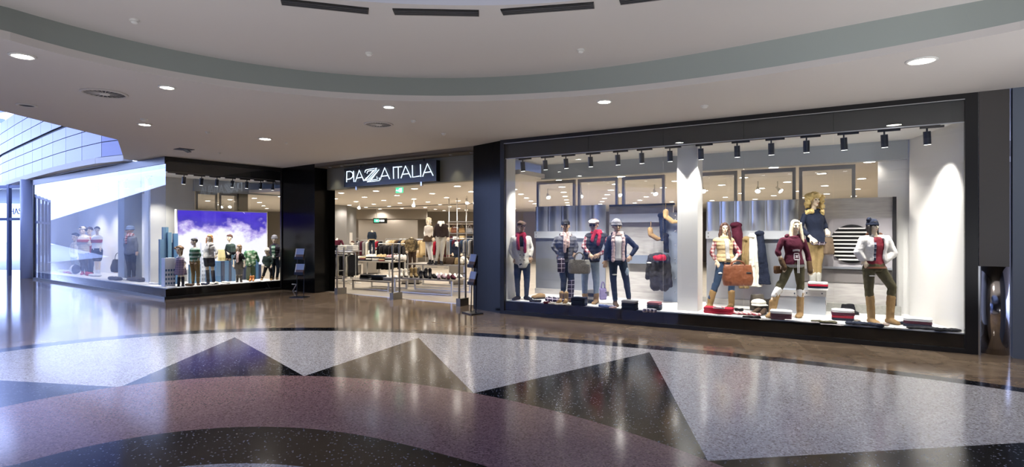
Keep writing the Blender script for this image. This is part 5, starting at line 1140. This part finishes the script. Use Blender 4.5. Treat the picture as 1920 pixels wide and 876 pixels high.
lheap(210, 521, .7, .16, .12, cl('charcoal knit', '#4a4a50'), 'charcoal knit heap right of the grey column', gap=.22); lheap(228, 524, .5, .2, .06, c_white, 'white cloth between the grey heaps'); lheap(252, 524, .7, .24, .14, cl('slate knit', '#55545c'), "slate grey heap at the grey jacket mannequin's feet"); lheap(285, 532, .6, .16, .04, c_white, 'white fabric along the floor near the window corner', 'fabric_strip', 'fabric')
p = pL(224, 515, .8); t = tote((p.x, p.y, PZ+.18), .55, .42, .3, -.3, c_blk, 'black padded bag on a small stand beside the grey jacket mannequin', 'duffel_bag', True); 
o = thing('display_stand', MB().tube([(p.x, p.y, PZ), (p.x, p.y, PZ+.17)], .02).box((p.x, p.y, PZ+.01), (.22, .22, .02)).box((p.x, p.y, PZ+.17), (.25, .2, .015)), m_tanw if False else mat('pale wood', '#b98d58', .6), 'small wooden stand under the black padded bag', 'stand')
# ---------------------------------------------------------------- entrance: sign, exit sign, gates, leaflet stands
b0, b1 = onp(645, 335, F0-nF*.16, tF), onp(818, 318, F0-nF*.16, tF); SA, SB = Vector(b0[:2]), Vector(b1[:2])
PS = F0-nF*.17
zt_, zb = 3.60, 3.06
z_top0 = onp(645, 318, F0-nF*.16, tF).z; z_top1 = onp(817, 299, F0-nF*.16, tF).z; z_b0 = onp(646, 352, F0-nF*.16, tF).z; z_b1 = onp(819, 338.5, F0-nF*.16, tF).z
ztop, zbot = (z_top0+z_top1)/2, (z_b0+z_b1)/2
r = empty('shop_sign', V3((SA+SB)/2, zbot), 'black shop sign with white neon lettering reading PIAZZA ITALIA', 'sign')
obj('board', MB().wbox(SA, SB, .14, zbot, ztop), mat('sign board', (.008, .01, .014), .25), r)
m_neon = mat('neon tube', (.72, .86, 1.0), emit=.7)
def sp_(x, y): return onp(640+x/10.105, 295+y/10.1, PS-nF*.03, tF)
LET = [('letter_P', [[(100,472),(105,268)], [(105,272),(165,266),(205,285),(221,325),(212,375),(170,408),(108,420)]]), ('letter_I', [[(238,466),(232,258)]]), ('letter_A', [[(264,464),(340,246),(426,446)], [(283,398),(395,376)]]),
 ('letter_Z', [[(447,290),(452,255),(478,238),(530,226),(600,215),(670,205),(425,443),(492,436)], [(487,310),(492,280),(515,262),(570,250),(610,243),(460,430)]]), ('letter_Z', [[(715,232),(500,466)], [(672,235),(492,436)], [(490,466),(600,456),(722,440),(716,385)], [(580,432),(640,424),(684,416),(672,365)], [(540,462),(712,236)]]),
 ('letter_A', [[(735,426),(820,198),(915,412)], [(752,362),(875,346)]]), ('letter_I', [[(990,408),(985,180)]]), ('letter_T', [[(985,190),(1145,178)], [(1080,402),(1078,186)]]), ('letter_A', [[(1130,396),(1215,165),(1318,382)], [(1150,325),(1285,308)]]), ('letter_L', [[(1345,150),(1350,378),(1480,356)]]), ('letter_I', [[(1505,371),(1498,135)]]), ('letter_A', [[(1540,366),(1630,123),(1738,346)], [(1562,292),(1695,275)]])]
for nme, st in LET:
    b = MB()
    for q in st: b.tube([sp_(*v) for v in q], .011 if nme == 'letter_Z' else .014, 8)
    obj(nme, b, m_neon, r)
for x, y in ((318, 90), (1520, 30)): p = sp_(x, y); obj('hanger', MB().tube([(p.x+nF.x*.09, p.y+nF.y*.09, ztop), (p.x+nF.x*.09, p.y+nF.y*.09, 3.68)], .015), m_blackm, r)
for x in (268, 1500): p = sp_(x, 560); obj('foot', MB().box((p.x+nF.x*.05, p.y+nF.y*.05, zbot-.05), (.05, .06, .1), math.atan2(tF.y, tF.x)), m_steel, r)
p = onp(749, 357, F0+nF*.9, tF); r = empty('exit_sign', p, 'green illuminated emergency exit sign hanging under the fascia', 'exit sign'); an = math.atan2(tF.y, tF.x); M = Matrix.Rotation(an, 3, 'Z')
m_green = mat('green exit light', (.05, .55, .25), emit=1.0); m_wl = mat('white exit light', (.9, 1, .95), emit=1.0)
obj('housing', MB().box(p, (.27, .04, .15), an), m_green, r); obj('hanger', MB().box(p+Vector((0, 0, .13)), (.22, .012, .13), an), m_alum, r)
f = MB(); fr_ = M @ Vector((0, -.022, 0))
f.box(p+fr_+M @ Vector((.085, 0, 0)), (.06, .006, .12), an); f.box(p+fr_+M @ Vector((-.075, 0, .0)), (.07, .006, .018), an); f.slab([p+fr_+M @ Vector((-.12, 0, 0)), p+fr_+M @ Vector((-.09, 0, .03)), p+fr_+M @ Vector((-.09, 0, -.03))], M @ Vector((0, -.004, 0)))
f.ell(p+fr_+M @ Vector((.022, 0, .045)), (.012, .006, .012), 8)
for a_, c_ in (((.02, .03), (.0, -.005)), ((.0, -.005), (.025, -.03)), ((.025, -.03), (.02, -.055)), ((.0, -.005), (-.025, -.03)), ((-.025, -.03), (-.045, -.03)), ((.015, .025), (.045, .01)), ((.015, .025), (-.02, .02))): f.tube([p+fr_+M @ Vector((a_[0], 0, a_[1])), p+fr_+M @ Vector((c_[0], 0, c_[1]))], .007, 6)
obj('pictogram', f, m_wl, r)
p = onp(706, 417-3, F0+nF*9, tF); r = empty('exit_sign', p, 'second, farther green exit sign deep in the store', 'exit sign'); obj('housing', MB().box(p, (.30, .05, .16), an), m_green, r); obj('hanger', MB().tube([p+Vector((0, 0, .12)), Vector((p.x, p.y, ZS))], .012), m_alum, r); obj('arrow', MB().box(p+M @ Vector((.06, -.03, 0)), (.12, .01, .06), an), m_wl, r)
m_gate = mat('grey gate plastic', '#8d8c88', .4)
def gate(xa, xb, y, yt, label):
    A = G(xa, y, 0); c = onp(xb, y, Vector((A.x, A.y)), nF); B = A+(c-A) if (c-A).length < 1.2 else A+V3(nF, 0)*.7
    B = Vector((B.x, B.y, 0)); h = HC-(yt-HY)*A.y/FPX; d = (B-A).normalized(); t = empty('security_gate', (A+B)/2, label, 'security gate', 'anti-theft gates at the shop entrance')
    for q in (A, B): obj('upright', MB().tube([q, q+Vector((0, 0, h-.03)), q+Vector((0, 0, h))], [.024, .024, .012], 10), m_gate, t, True)
    obj('base', MB().box((A+B)/2+Vector((0, 0, .09)), ((B-A).length+.08, .13, .18), math.atan2(d.y, d.x)), mat('steel grey base', '#77736c', .4, .4), t)
    for z in (.5*h, h*.82): obj('cross_bar', MB().tube([A+Vector((0, 0, z)), B+Vector((0, 0, z))], .012, 8), m_gate, t)
gate(632, 645, 552, 464, 'anti-theft gate at the left of the shop entrance'); gate(736, 749, 562, 458, 'anti-theft gate in the middle of the shop entrance'); gate(861, 873, 574, 453, 'anti-theft gate at the right of the shop entrance')
p = G(865, 578, 0)
m_pole = mat('dark blue grey metal', '#20242e', .4, .6)
m_leaf = ramp_mat('leaflet picture', lambda n, l, co: mixc(n, l, band(n, l, co, 2, 3.6, .42), lin('#8fa0bf'), lin('#5c4638')), .4)
def leaf_stand(px, py, rz, label, w=.26, zs=(1.06, .78)):
    c = G(px, py, 0); M = Matrix.Rotation(rz, 3, 'Z'); t = empty('leaflet_stand', c, label, 'leaflet stand', 'leaflet stands at the entrance pillars')
    obj('base', MB().box(c+Vector((0, 0, .012)), (w+.18, .30, .024), rz), m_pole, t)
    for sg in (-1, 1): obj('post', MB().tube([c+M @ Vector((sg*w*.42, .02, .02)), c+M @ Vector((sg*w*.42, .06, zs[0]+.1))], .012, 8), m_pole, t)
    for i, z in enumerate(zs):
        q = c+M @ Vector((0, 0, z)); h_ = obj('holder', MB().box(q+M @ Vector((0, .025, -.05)), (w+.02, .012, .26), rz, -.25).box(q+M @ Vector((0, -.02, -.17)), (w+.02, .09, .012), rz).box(q+M @ Vector((0, -.055, -.14)), (w+.02, .008, .07), rz), m_pole, t)
        o = thing('leaflet', MB().box(q+M @ Vector((0, -.006, -.02)), (w, .02, .28), rz, -.25), m_leaf, f'stack of leaflets with a landscape picture, {"upper" if i == 0 else "lower"} pocket of the {label.split(" stand")[0].replace("black leaflet", "leaflet")}' if False else f'picture leaflets in the {"upper" if i == 0 else "lower"} pocket of the stand at the {"left" if px < 700 else "right"} pillar', 'leaflet', 'picture leaflets')
        obj('white_margin', MB().box(q+M @ Vector((-w*.44, -.018, -.02)), (w*.1, .004, .28), rz, -.25), m_white, o)
leaf_stand(562, 558, -.25, 'black leaflet stand against the left entrance pillar', .26, (1.22, .80)); leaf_stand(886, 588, -1.0, 'dark leaflet stand against the right entrance pillar', .26, (1.18, .80))
q = [onp(x, y, C2-nK*0, C3-C2) for x, y in ((549, 533), (557, 533), (550, 546), (558, 546))]; off = Vector((-.02*0-.012, -.02, 0))
b = MB(); b.tube([q[0]+off, q[1]+off, q[2]+off, q[3]+off], .018, 6); thing('logo_letter', b, m_white, 'small white letter Z on the left black pillar', 'logo')
# ---------------------------------------------------------------- store interior
PAL = [('black', c_blk), ('charcoal', cl('charcoal cloth', '#2e2c2e')), ('grey', c_mid), ('cream', c_cream), ('burgundy', c_maroon), ('navy', c_navy), ('brown', c_brown), ('beige', c_beige), ('denim', c_jeanb), ('white', c_white), ('red', c_red), ('olive', c_olive)]
ORD = ['first', 'second', 'third', 'fourth', 'fifth', 'sixth', 'seventh', 'eighth', 'ninth', 'tenth', 'eleventh', 'twelfth', 'thirteenth', 'fourteenth']
def garment_mesh(c, ax, w, th, ln, m, label, grp):         # coat on a hanger, seen across the rail
    M = Matrix.Rotation(ax, 3, 'Z'); R = []; ph = random.uniform(0, 6)
    for u, ww in ((0, .12), (.03, .5), (.08, .95), (.2, 1.0), (.5, .96), (.8, 1.02), (1, 1.06)):
        R.append([c+M @ Vector(((th/2+.005*math.sin(j*1.3+u*5+ph))*math.sin(2*PI*j/16), ww*w/2*math.cos(2*PI*j/16), -ln*u)) for j in range(16)])
    o = thing('hanging_garment', MB().loft(R), m, label, 'garment', grp, True)
    obj('hanger_hook', MB().tube([c, c+Vector((0, 0, .05)), c+M @ Vector((0, .02, .065))], .004, 6), m_steel, o); return o
def rack(px, py, ang, L_, h, n, pal, desc, ln=.85, dep=None, w=.46):
    c = G(px, py, 0) if dep is None else Vector(D(px, py, dep)); c.z = 0; M = Matrix.Rotation(ang, 3, 'Z'); t = empty('clothes_rack', c, f'metal clothes rack {desc}', 'clothes rack', 'clothes racks in the store')
    for sg in (-1, 1):
        obj('upright', MB().tube([c+M @ Vector((sg*L_/2, 0, 0)), c+M @ Vector((sg*L_/2, 0, h+.06))], .016, 8), m_alum, t)
        obj('foot', MB().tube([c+M @ Vector((sg*L_/2, -.25, .02)), c+M @ Vector((sg*L_/2, .25, .02))], .016, 8), m_alum, t)
    obj('rail', MB().tube([c+M @ Vector((-L_/2, 0, h+.06)), c+M @ Vector((L_/2, 0, h+.06))], .016, 8), m_alum, t)
    for i in range(n):
        cn, m = pal[i % len(pal)] if len(pal) < 4 else random.choice(pal); u = (i+.5)/n-.5
        garment_mesh(c+M @ Vector((u*L_*.94, 0, h)), ang, w*random.uniform(.9, 1.1), L_/n*random.uniform(.62, .74), ln*random.uniform(.85, 1.05), m, f'{cn} garment, {ORD[i]} on the rack {desc}', 'garments on the store racks')
def table(c, ang, L_, W_, h, label, lower=False):
    M = Matrix.Rotation(ang, 3, 'Z'); c = Vector((c[0], c[1], 0)); t = empty('display_table', c, label, 'table', 'display tables in the store')
    obj('top', MB().box(c+Vector((0, 0, h-.02)), (L_, W_, .04), ang), mat('grey table top', '#8d877e', .4), t)
    for a in (-1, 1):
        for b in (-1, 1): obj('leg', MB().box(c+M @ Vector((a*(L_/2-.03), b*(W_/2-.03), (h-.04)/2)), (.045, .045, h-.04), ang), m_alum, t)
    f = MB()
    for b in (-1, 1): f.box(c+M @ Vector((0, b*(W_/2-.03), .03)), (L_-.06, .03, .03), ang)
    obj('stretcher', f, m_alum, t)
    return c, M
aT = -.50
ct, M = table((-2.35, 16.55), aT, 2.1, 1.0, .45, 'low front table loaded with boots and shoes, inside the entrance')
TT = [(c_cream, 'cream furry boots'), (c_khaki, 'khaki boots'), (c_blk, 'black boots'), (cl('grey suede', '#77736c'), 'grey boots'), (c_brown, 'brown boots')]
def on_table(ct, M, x, y, h): q = ct+M @ Vector((x, y, h)); return q
def tshoe(ct, M, x, y, h, m, label, ang=0, shaft=0.0, s=1.15):
    q = on_table(ct, M, x, y, h); ppx = CX+q.x*FPX/q.y; ppy = HY+(HC-h)*FPX/q.y; shoe_pair(ppx, ppy, m, label, ang, shaft, z0=h, Y=q.y, s=s)
for i, (x, m, nm, sh) in enumerate(((-.85, c_cream, 'cream furry boots', .2), (-.48, c_khaki, 'khaki boots', .24), (-.12, c_blk, 'black boots', .16), (.2, c_blk, 'black flat shoes', 0), (.52, cl('mauve cloth', '#a08a94'), 'mauve slippers', 0), (.85, c_maroon, 'burgundy slippers', 0))): tshoe(ct, M, x, -.28, .45, m, f'{nm} in the front row of the low shoe table', .3, sh)
for i, (x, m, nm, sh) in enumerate(((-.7, cl('grey suede', '#77736c'), 'grey suede boots', .22), (-.3, c_blk, 'black ankle boots', .2), (.1, c_white, 'white trainers', 0), (.42, c_knit, 'pale grey slippers', 0), (.75, c_white, 'white fluffy slippers', 0))): tshoe(ct, M, x, .2, .45, m, f'{nm} in the back row of the low shoe table', .3, sh)
ct1, M1 = table((-4.15, 17.6), aT, 1.5, .9, .30, 'lowest table left of the shoe table with dark stacks')
def tstack(ct, M, x, y, h, cols, lab, w=.36, d=.3, hh=.05):
    q = on_table(ct, M, x, y, h)
    n = len(cols)
    for i, (cn, m) in enumerate(cols):
        o = folded(q+Vector((0, 0, i*hh)), w*random.uniform(.95, 1.03), d, hh, aT+random.uniform(-.08, .08), m); tag(o, f'folded {cn} garment {["lowest in", "second in", "third in", "fourth in"][i]} the pile {lab}', 'folded garment', 'folded clothes on the store tables')
tstack(ct1, M1, -.45, -.1, .30, [k_gry, k_blk, k_blk], 'at the left of the lowest table', .4); tstack(ct1, M1, .05, -.1, .30, [k_blk, k_blk, k_jn], 'at the middle of the lowest table', .45); tstack(ct1, M1, .5, -.1, .30, [k_gry, k_gry], 'at the right of the lowest table', .36)
for i, x in enumerate((-.35, 0, .35)): tshoe(ct1, M1, x, .25, .30, [c_white, c_cream, c_white][i], f'white trainers on the lowest table, {["left", "middle", "right"][i]} pair', .2)
ct2, M2 = table((-2.25, 18.2), aT, 2.3, .9, .77, 'higher table carrying the two mannequins behind the shoes')
for i, (x, m, nm) in enumerate(((.0, c_brown, 'brown'), (.35, c_brown, 'dark brown'), (.7, c_khaki, 'khaki'))):
    q = on_table(ct2, M2, x+.1, -.2, .77); tote((q.x, q.y, q.z), .34, .22, .2, aT, m, f'{nm} soft bag on the higher table, {["left", "middle", "right"][i]} of three', 'handbag', False, 'bags on the higher table')
q = on_table(ct2, M2, .98, -.2, .77); b = MB()
for i in range(7): b.ell(q+Vector((random.uniform(-.14, .14), random.uniform(-.08, .08), .08+random.uniform(0, .1))), .085, 10)
thing('fluffy_scarf', solid(b, .015, 1, .02, 30), c_cream, 'white fluffy scarf on the right end of the higher table', 'scarf', None, True)
# mannequins of the store
def sman(label, J, Y, **kw): return Fig('mannequin', label, J, Y, group='mannequins inside the store', dy=HD, **kw)
f = sman('headless mannequin in dark sweater and pale trousers on the higher table', dict(top=(826, 408), sL=(818, 421), sR=(836, 421), eL=(815, 435), eR=(839, 436), hL=(813, 449), hR=(840, 448), hip=(827, 444), kL=(822, 467), kR=(829.5, 467), aL=(818, 489), aR=(827.5, 489), tL=(816, 494), tR=(828, 494)), 17.75, z0=.77, headless=True, s=.93)
f.trousers(cl('pale grey green cotton', '#b3aea2')); f.shoes(c_blk); f.top('sweater', cl('dark brown knit', '#2e2322'), .95, -.05); f.scarf(c_white, ((0, .85),))
f = sman('female mannequin in brown skirt turned sideways on the higher table', dict(top=(804, 408), chin=(804, 420), sL=(797, 425), sR=(810, 425), eL=(796, 437), eR=(811, 437), hL=(798, 449), hR=(812, 449), hip=(804, 447), kL=(803, 468), kR=(808, 469), aL=(806, 488), aR=(811, 489), tL=(802, 492), tR=(808, 493)), 18.0, z0=.77, fem=True, look=70, faceless=True, skin=mat('white mannequin skin', '#e8e2d8', .4))
f.top('blouse', cl('pale blouse', '#cfc3b4'), .0, .05); f.skirt(c_brown, .3, f.z0+.72, .2); f.shoes(c_blk); f.hair('bob', h_plat)
f = sman('male mannequin in camouflage jacket and brown trousers beside the middle gate', dict(top=(771, 440), sL=(763, 450), sR=(780, 450), eL=(761, 461), eR=(783, 461), hL=(763, 472), hR=(783, 471), hip=(772, 471), kL=(769, 487), kR=(777, 487), aL=(769, 502), aR=(777, 502), tL=(767, 506), tR=(777, 506)), 19.6, z0=.45, headless=True, s=.80)
f.trousers(cl('dark brown cotton', '#3a2c24')); f.shoes(c_brown); f.top('jacket', blotch('camouflage', '#3c3528', '#6c5c40', '#8f7d5c', 9), .95, -.08, th=.03, collar=.04)
f = sman('headless bust mannequin in burgundy top above the left rack', dict(top=(632, 441), sL=(623, 451), sR=(641, 451), eL=(620, 462), eR=(645, 462), hL=(622, 472), hR=(646, 471), hip=(632, 474), kL=(628, 485), kR=(636, 485), aL=(629, 492), aR=(635, 492), tL=(628, 494), tR=(636, 494)), 21.8, z0=.58, headless=True, s=.80, fem=True, skin=mat('white mannequin skin', '#e8e2d8', .4))
f.top('top', c_maroon, .9, -.0, th=.018); f.trousers(c_mid)
f = sman('seated white mannequin in brown jacket at the middle of the store', dict(top=(661, 452), chin=(661, 461), sL=(655, 466), sR=(668, 466), eL=(653, 474), eR=(670, 474), hL=(657, 480), hR=(666, 480), hip=(664, 482), kL=(652, 482), kR=(657, 484), aL=(650, 494), aR=(655, 495), tL=(647, 497), tR=(653, 498)), 24.0, z0=.42, s=.78, faceless=True, skin=mat('white mannequin skin', '#e8e2d8', .4))
f.top('jacket', cl('dark brown cloth', '#3a2a22'), .95, -.05, th=.025); f.trousers(c_white); f.hair('short', h_brown)
f = sman('headless mannequin bottom half in dark jeans standing high in mid store', dict(top=(697, 430), sL=(691, 436), sR=(704, 436), eL=(690, 444), eR=(705, 444), hL=(691, 451), hR=(704, 451), hip=(697, 450), kL=(694, 463), kR=(701, 463), aL=(695, 476), aR=(701, 476), tL=(694, 478), tR=(701, 478)), 24.5, z0=.80, headless=True, s=.70)
f.trousers(c_jean); f.top('sweater', c_jean, .95, -.05); f.strip('belt', c_beige, .0, .1, -85, 85, .03)
f = sman('headless bust in navy sweater with white scarf seen over the right gate', dict(top=(857, 448), sL=(850, 458), sR=(864, 458), eL=(848, 468), eR=(866, 468), hL=(849, 477), hR=(865, 477), hip=(857, 477), kL=(854, 486), kR=(860, 486), aL=(854, 492), aR=(860, 492), tL=(853, 494), tR=(861, 494)), 19.4, z0=.70, headless=True, s=.72, fem=True)
f.top('sweater', c_navy, .9, -.02, th=.02); f.scarf(c_white, ((-12, .8), (12, .75))); f.trousers(c_jean)
q = D(857, 494, 19.4); o = thing('plinth', MB().box((q.x, q.y, .36), (.5, .5, .66)), mat('grey plinth', '#7c766e', .6), 'grey plinth under the navy bust behind the right gate', 'plinth'); obj('top_plate', MB().box((q.x, q.y, .688), (.54, .54, .02)), m_alum, o)
a_ = Vector(D(842, 470, 21.5)); a_.z = 0; t = empty('pole_frame', a_, 'floor to ceiling steel pole frame with high shelves at the right of the store', 'display frame')
for i in range(4):
    p = a_+Vector((i*.33, -.2*(i % 2), 0)); obj('pole', MB().tube([p, p+Vector((0, 0, ZS-.01))], .02, 10), m_alum, t, True)
for z in (1.75, 2.2): obj('shelf_board', MB().box(a_+Vector((.5, -.1, z)), (1.05, .35, .025)), m_shelf_ if False else m_alum, t)
for i, (cn, m) in enumerate((('brown', c_leather), ('tan', c_tan), ('grey', c_mid))): tote(a_+Vector((.2+.3*i, -.1, 1.765)), .24, .2, .14, 0, m, f'{cn} handbag on the lower high shelf of the steel pole frame', 'handbag', True, 'bags on the high shelf')
# plinths for the mannequins
for (x, y, yy, h, lb, w) in ((772, 506, 19.6, .45, 'grey plinth under the camouflage mannequin', .6), (632, 494, 21.8, .58, 'grey plinth under the burgundy bust', .6), (655, 500, 24.0, .42, 'grey plinth under the seated white mannequin', .8), (697, 478, 24.5, .80, 'grey plinth under the dark jeans mannequin', .6)):
    q = D(x, y, yy); o = thing('plinth', MB().box((q.x, q.y, h/2+.02), (w, w, h-.04)), mat('grey plinth', '#7c766e', .6), lb, 'plinth'); obj('top_plate', MB().box((q.x, q.y, h-.012), (w+.04, w+.04, .02)), m_alum, o); obj('base_plate', MB().box((q.x, q.y, .012), (w+.02, w+.02, .02)), m_blackm, o)
ct3, M3 = table((-5.2, 21.7), aT, 2.0, .95, .70, 'table with heaped clothes at the left of the store')
cols = [k_blk, k_gry, k_crm, k_nvy, k_bur, ('beige', c_beige), k_blk, k_wht]
for i, x in enumerate((-.8, -.48, -.16, .16, .48, .8)): tstack(ct3, M3, x, -.22, .70, [cols[(i*3+j) % 8] for j in range(3)], f'on the left table, {ORD[i]} from its left', .30, .28); 
for i, x in enumerate((-.6, -.1, .4, .8)):
    q = on_table(ct3, M3, x, .2, .70); heap(CX+q.x*FPX/q.y, HY+(HC-.7)*FPX/q.y, .42, .3, .25, [c_cream, c_beige, c_plr, c_knit][i], f'{["cream", "beige", "red checked", "pale grey"][i]} knit heaped at the back of the left table', z0=.70, Y=q.y)
rack(637, 531, aT, 1.5, 1.02, 10, [PAL[0], PAL[1], PAL[3]], 'nearest the left black pillar', .78); rack(652, 527, aT+PI/2, .5, 1.0, 4, [PAL[3], PAL[9], PAL[0]], 'with cream coats left of the table', .85)
q = G(637, 531, 0); M = Matrix.Rotation(aT, 3, 'Z')
o = thing('shelf', MB().box((q.x, q.y, 1.14), (1.6, .5, .03), aT), m_alum, 'grey shelf on top of the left rack', 'shelf')
for i in range(4):
    cc_ = Vector((q.x, q.y, 1.156))+M @ Vector((-.6+.4*i, 0, 0))
    for j in range(3): tag(folded(cc_+Vector((0, 0, .06*j)), .34, .3, .06, aT, [c_beige, c_blk, c_cream, c_knit][i]), f'folded {["beige", "black", "cream", "pale grey"][i]} knit on the left rack shelf, {["lowest", "middle", "top"][j]} of its pile', 'folded garment', 'folded clothes on the left rack shelf')
rack(737, 520, aT, 1.5, 1.28, 12, [PAL[0], PAL[1]], 'of black coats behind the middle gate', .95); rack(713, 508, aT, 1.3, 1.0, 8, [PAL[3], PAL[2], PAL[6]], 'of striped pale garments in mid store', .75)
rack(760, 502, aT, 2.6, 1.4, 12, PAL, 'behind the camouflage mannequin', .85); rack(800, 500, aT, 2.6, 1.35, 12, PAL, 'behind the two table mannequins', .85); rack(838, 503, aT, 1.6, 1.35, 10, [PAL[10], PAL[4], PAL[6]], 'of red garments right of the table mannequins', .8); rack(870, 506, aT, 2.0, 1.45, 12, [PAL[5], PAL[4], PAL[0], PAL[2], PAL[8]], 'beside the right gate', .8)
rack(688, 495, aT, 2.4, 1.3, 10, PAL, 'in the far middle of the store', .8); rack(655, 492, aT, 2.2, 1.4, 10, PAL, 'far left of the store', .8); rack(735, 490, aT, 3.0, 1.4, 12, PAL, 'far back of the store', .8); rack(845, 488, aT, 3.0, 1.5, 12, PAL, 'far right of the store', .8)
# shelves and wall displays
m_shelf = mat('shelf board', '#a69d90', .5)
def shelf_unit(px, py, ang, w, h, rows, desc, dep=None, fill=True):
    c = G(px, py, 0); M = Matrix.Rotation(ang, 3, 'Z'); t = empty('shelf_unit', c, f'tall shelf unit {desc}', 'shelf', 'shelf units in the store')
    for sg in (-1, 1): obj('side', MB().box(c+M @ Vector((sg*w/2, 0, h/2)), (.03, .35, h), ang), m_shelf, t)
    obj('back', MB().box(c+M @ Vector((0, .17, h/2)), (w, .02, h), ang), m_swall, t)
    for i in range(rows+1): obj('shelf_board', MB().box(c+M @ Vector((0, 0, .05+i*(h-.08)/rows)), (w-.03, .34, .025), ang), m_shelf, t)
    k = 0
    for i in range(rows):
        nn_ = max(2, int(w/.4))
        for j in range(nn_):
            cn, m = random.choice(PAL); q = c+M @ Vector(((j+.5)/nn_*w-w/2, -.02, .0645+i*(h-.08)/rows)); o = folded(q, .30, .28, (h/rows)*random.uniform(.35, .6), ang, m)
            tag(o, f'{cn} folded pile, row {["one", "two", "three", "four", "five", "six"][i]} from below, {ORD[j]} across, shelf unit {desc}', 'folded garment', 'folded piles on the store shelves')
shelf_unit(648, 487, -.3, 1.6, 2.1, 5, 'at the far left'); shelf_unit(700, 481, -.2, 2.8, 2.3, 5, 'centre back'); shelf_unit(752, 482, -.3, 2.8, 2.2, 4, 'right back'); shelf_unit(868, 497, -.5, 2.2, 2.3, 5, 'beside the entrance')
# partition walls and pale niches at the back
struct('wall_niche', MB().wbox(D(672, 470, 33), D(783, 470, 33), .1, 0, 2.55), mat('pale niche wall', '#9a9288', .7)); struct('wall_bulkhead_store', MB().wbox(D(620, 470, 31), D(800, 470, 31), .3, 2.55, ZS), m_swall)
struct('wall_store_partition', MB().wbox(D(618, 470, 26), D(650, 470, 27), .2, 0, ZS).wbox(D(650, 470, 27), D(668, 470, 30), .2, 0, ZS), mat('grey store partition', '#7c7a78', .7))
q = D(640, 472, 25.6); 
p = D(713, 414, 30.6); r = empty('wall_sign', p, 'dark framed sign high on the back wall of the store', 'sign'); obj('board', MB().box(p, (.75, .05, .28)), m_blackm, r); obj('lettering', MB().box(p+Vector((-.12, -.03, 0)), (.2, .01, .1)).box(p+Vector((.12, -.03, 0)), (.2, .01, .1)), m_wl, r)
qa, qb = D(650, 470, 27), D(668, 470, 30); p0, p1 = onp(655, 447, qa, qb-qa), onp(660, 447, qa, qb-qa); thing('poster', MB().wbox(p0, p1, .02, p0.z-.28, p0.z+.28, -1), mat('white poster', '#cfcac4', .6), 'white notice on the grey partition at the left of the store', 'poster')
# hanging spotlight clusters seen through the upper panes
def ceil_spot(p, label, ang):
    t = empty('ceiling_spotlight', p, label, 'spotlight', 'adjustable spotlights under the store ceiling'); d = Vector((math.sin(ang)*.6, -.5, -.5)).normalized(); c = p+Vector((0, 0, -.18))
    obj('stem', MB().tube([p, c], .015), m_white, t); obj('head', MB().tube([c-d*.05, c+d*.02, c+d*.12], [.025, .04, .07], 16), m_white, t, True); obj('lens', MB().tube([c+d*.118, c+d*.122], .06, 16), mat('hot spot lens', (1, .95, .88), emit=14.0), t)
for x, y, Y, a, lb in ((1421, 362, 14.5, -.4, 'left one of the pair seen above the slatted panel'), (1458, 362, 14.5, .5, 'right one of the pair seen above the slatted panel'), (1027, 374, 17, .2, 'seen in the leftmost upper pane'), (1090, 371, 16.5, -.2, 'seen in the second upper pane'), (1160, 368, 16, .2, 'seen between the second and third upper panes'), (1227, 366, 15.5, .1, 'seen in the third upper pane'), (1317, 360, 14.5, 0, 'seen just right of the white column'), (418, 386, 23, -.2, 'left of the pair above the cloud picture'), (432, 386, 23, .2, 'right of the pair above the cloud picture'), (776, 352+40, 22, 0, 'bright one right of centre in the store'), (674, 391, 24, 0, 'bright one left of centre in the store'), (876, 383, 20, 0, 'bright one by the right pillar')):
    q = D(x, y, Y); ceil_spot(Vector((q.x, q.y, ZS)), f'white adjustable ceiling spotlight {lb}', a)
# sign letters on the glazing far left
def word(name, txt, c, size, rz, m, label):
    cu = bpy.data.curves.new(name, 'FONT'); cu.body = txt; cu.size = size; cu.extrude = .01; cu.align_x = 'CENTER'; 
    t0 = bpy.data.objects.new('t', cu); TMP.collection.objects.link(t0); vl = TMP.view_layers[0]; vl.update(); me = bpy.data.meshes.new_from_object(t0.evaluated_get(vl.depsgraph)); bpy.data.objects.remove(t0); me.materials.clear(); me.materials.append(m)
    o = bpy.data.objects.new(name, me); COL.objects.link(o); o.location = c; o.rotation_euler = (PI/2, 0, rz); return tag(o, label, 'sign')
p = D(29, 402, 26.3); word('sign_lettering', 'HAS', p, .42, math.atan2(t_.y, t_.x)+PI, mat('blue lettering', '#4a64a8', .5), 'blue sign letters above the far left doorway')
# invented floor uplighters below the view, added to brighten the ceiling
for i, (x, y) in enumerate(((-4.6, 1.6), (-1.6, .9), (1.8, 1.2), (4.8, 2.2), (6.6, 3.0))):
    c = Vector((x, y, 0)); t = empty('added_uplight', c, 'added black floor uplighter below the view, brightening the ceiling', 'uplighter', 'added floor uplighters'); d = Vector((0, .68, .73))
    obj('base', MB().lathe(c, [(.16, 0), (.16, .03), (.05, .05)], 20), m_blackm, t); obj('head', MB().tube([c+Vector((0, 0, .05)), c+Vector((0, 0, .1))+d*.04, c+Vector((0, 0, .1))+d*.16], [.05, .08, .12], 18), m_blackm, t)
    spot('lamp', c+Vector((0, 0, .1))+d*.18, c+d*6+Vector((x*.12, 0, 0)), L_UP*(.5 if x < -4 else .85 if x < 4 else .75 if x < 6 else .5), 1.55, .9, (.95, .96, 1.0), .1, t)
bpy.data.scenes.remove(TMP)
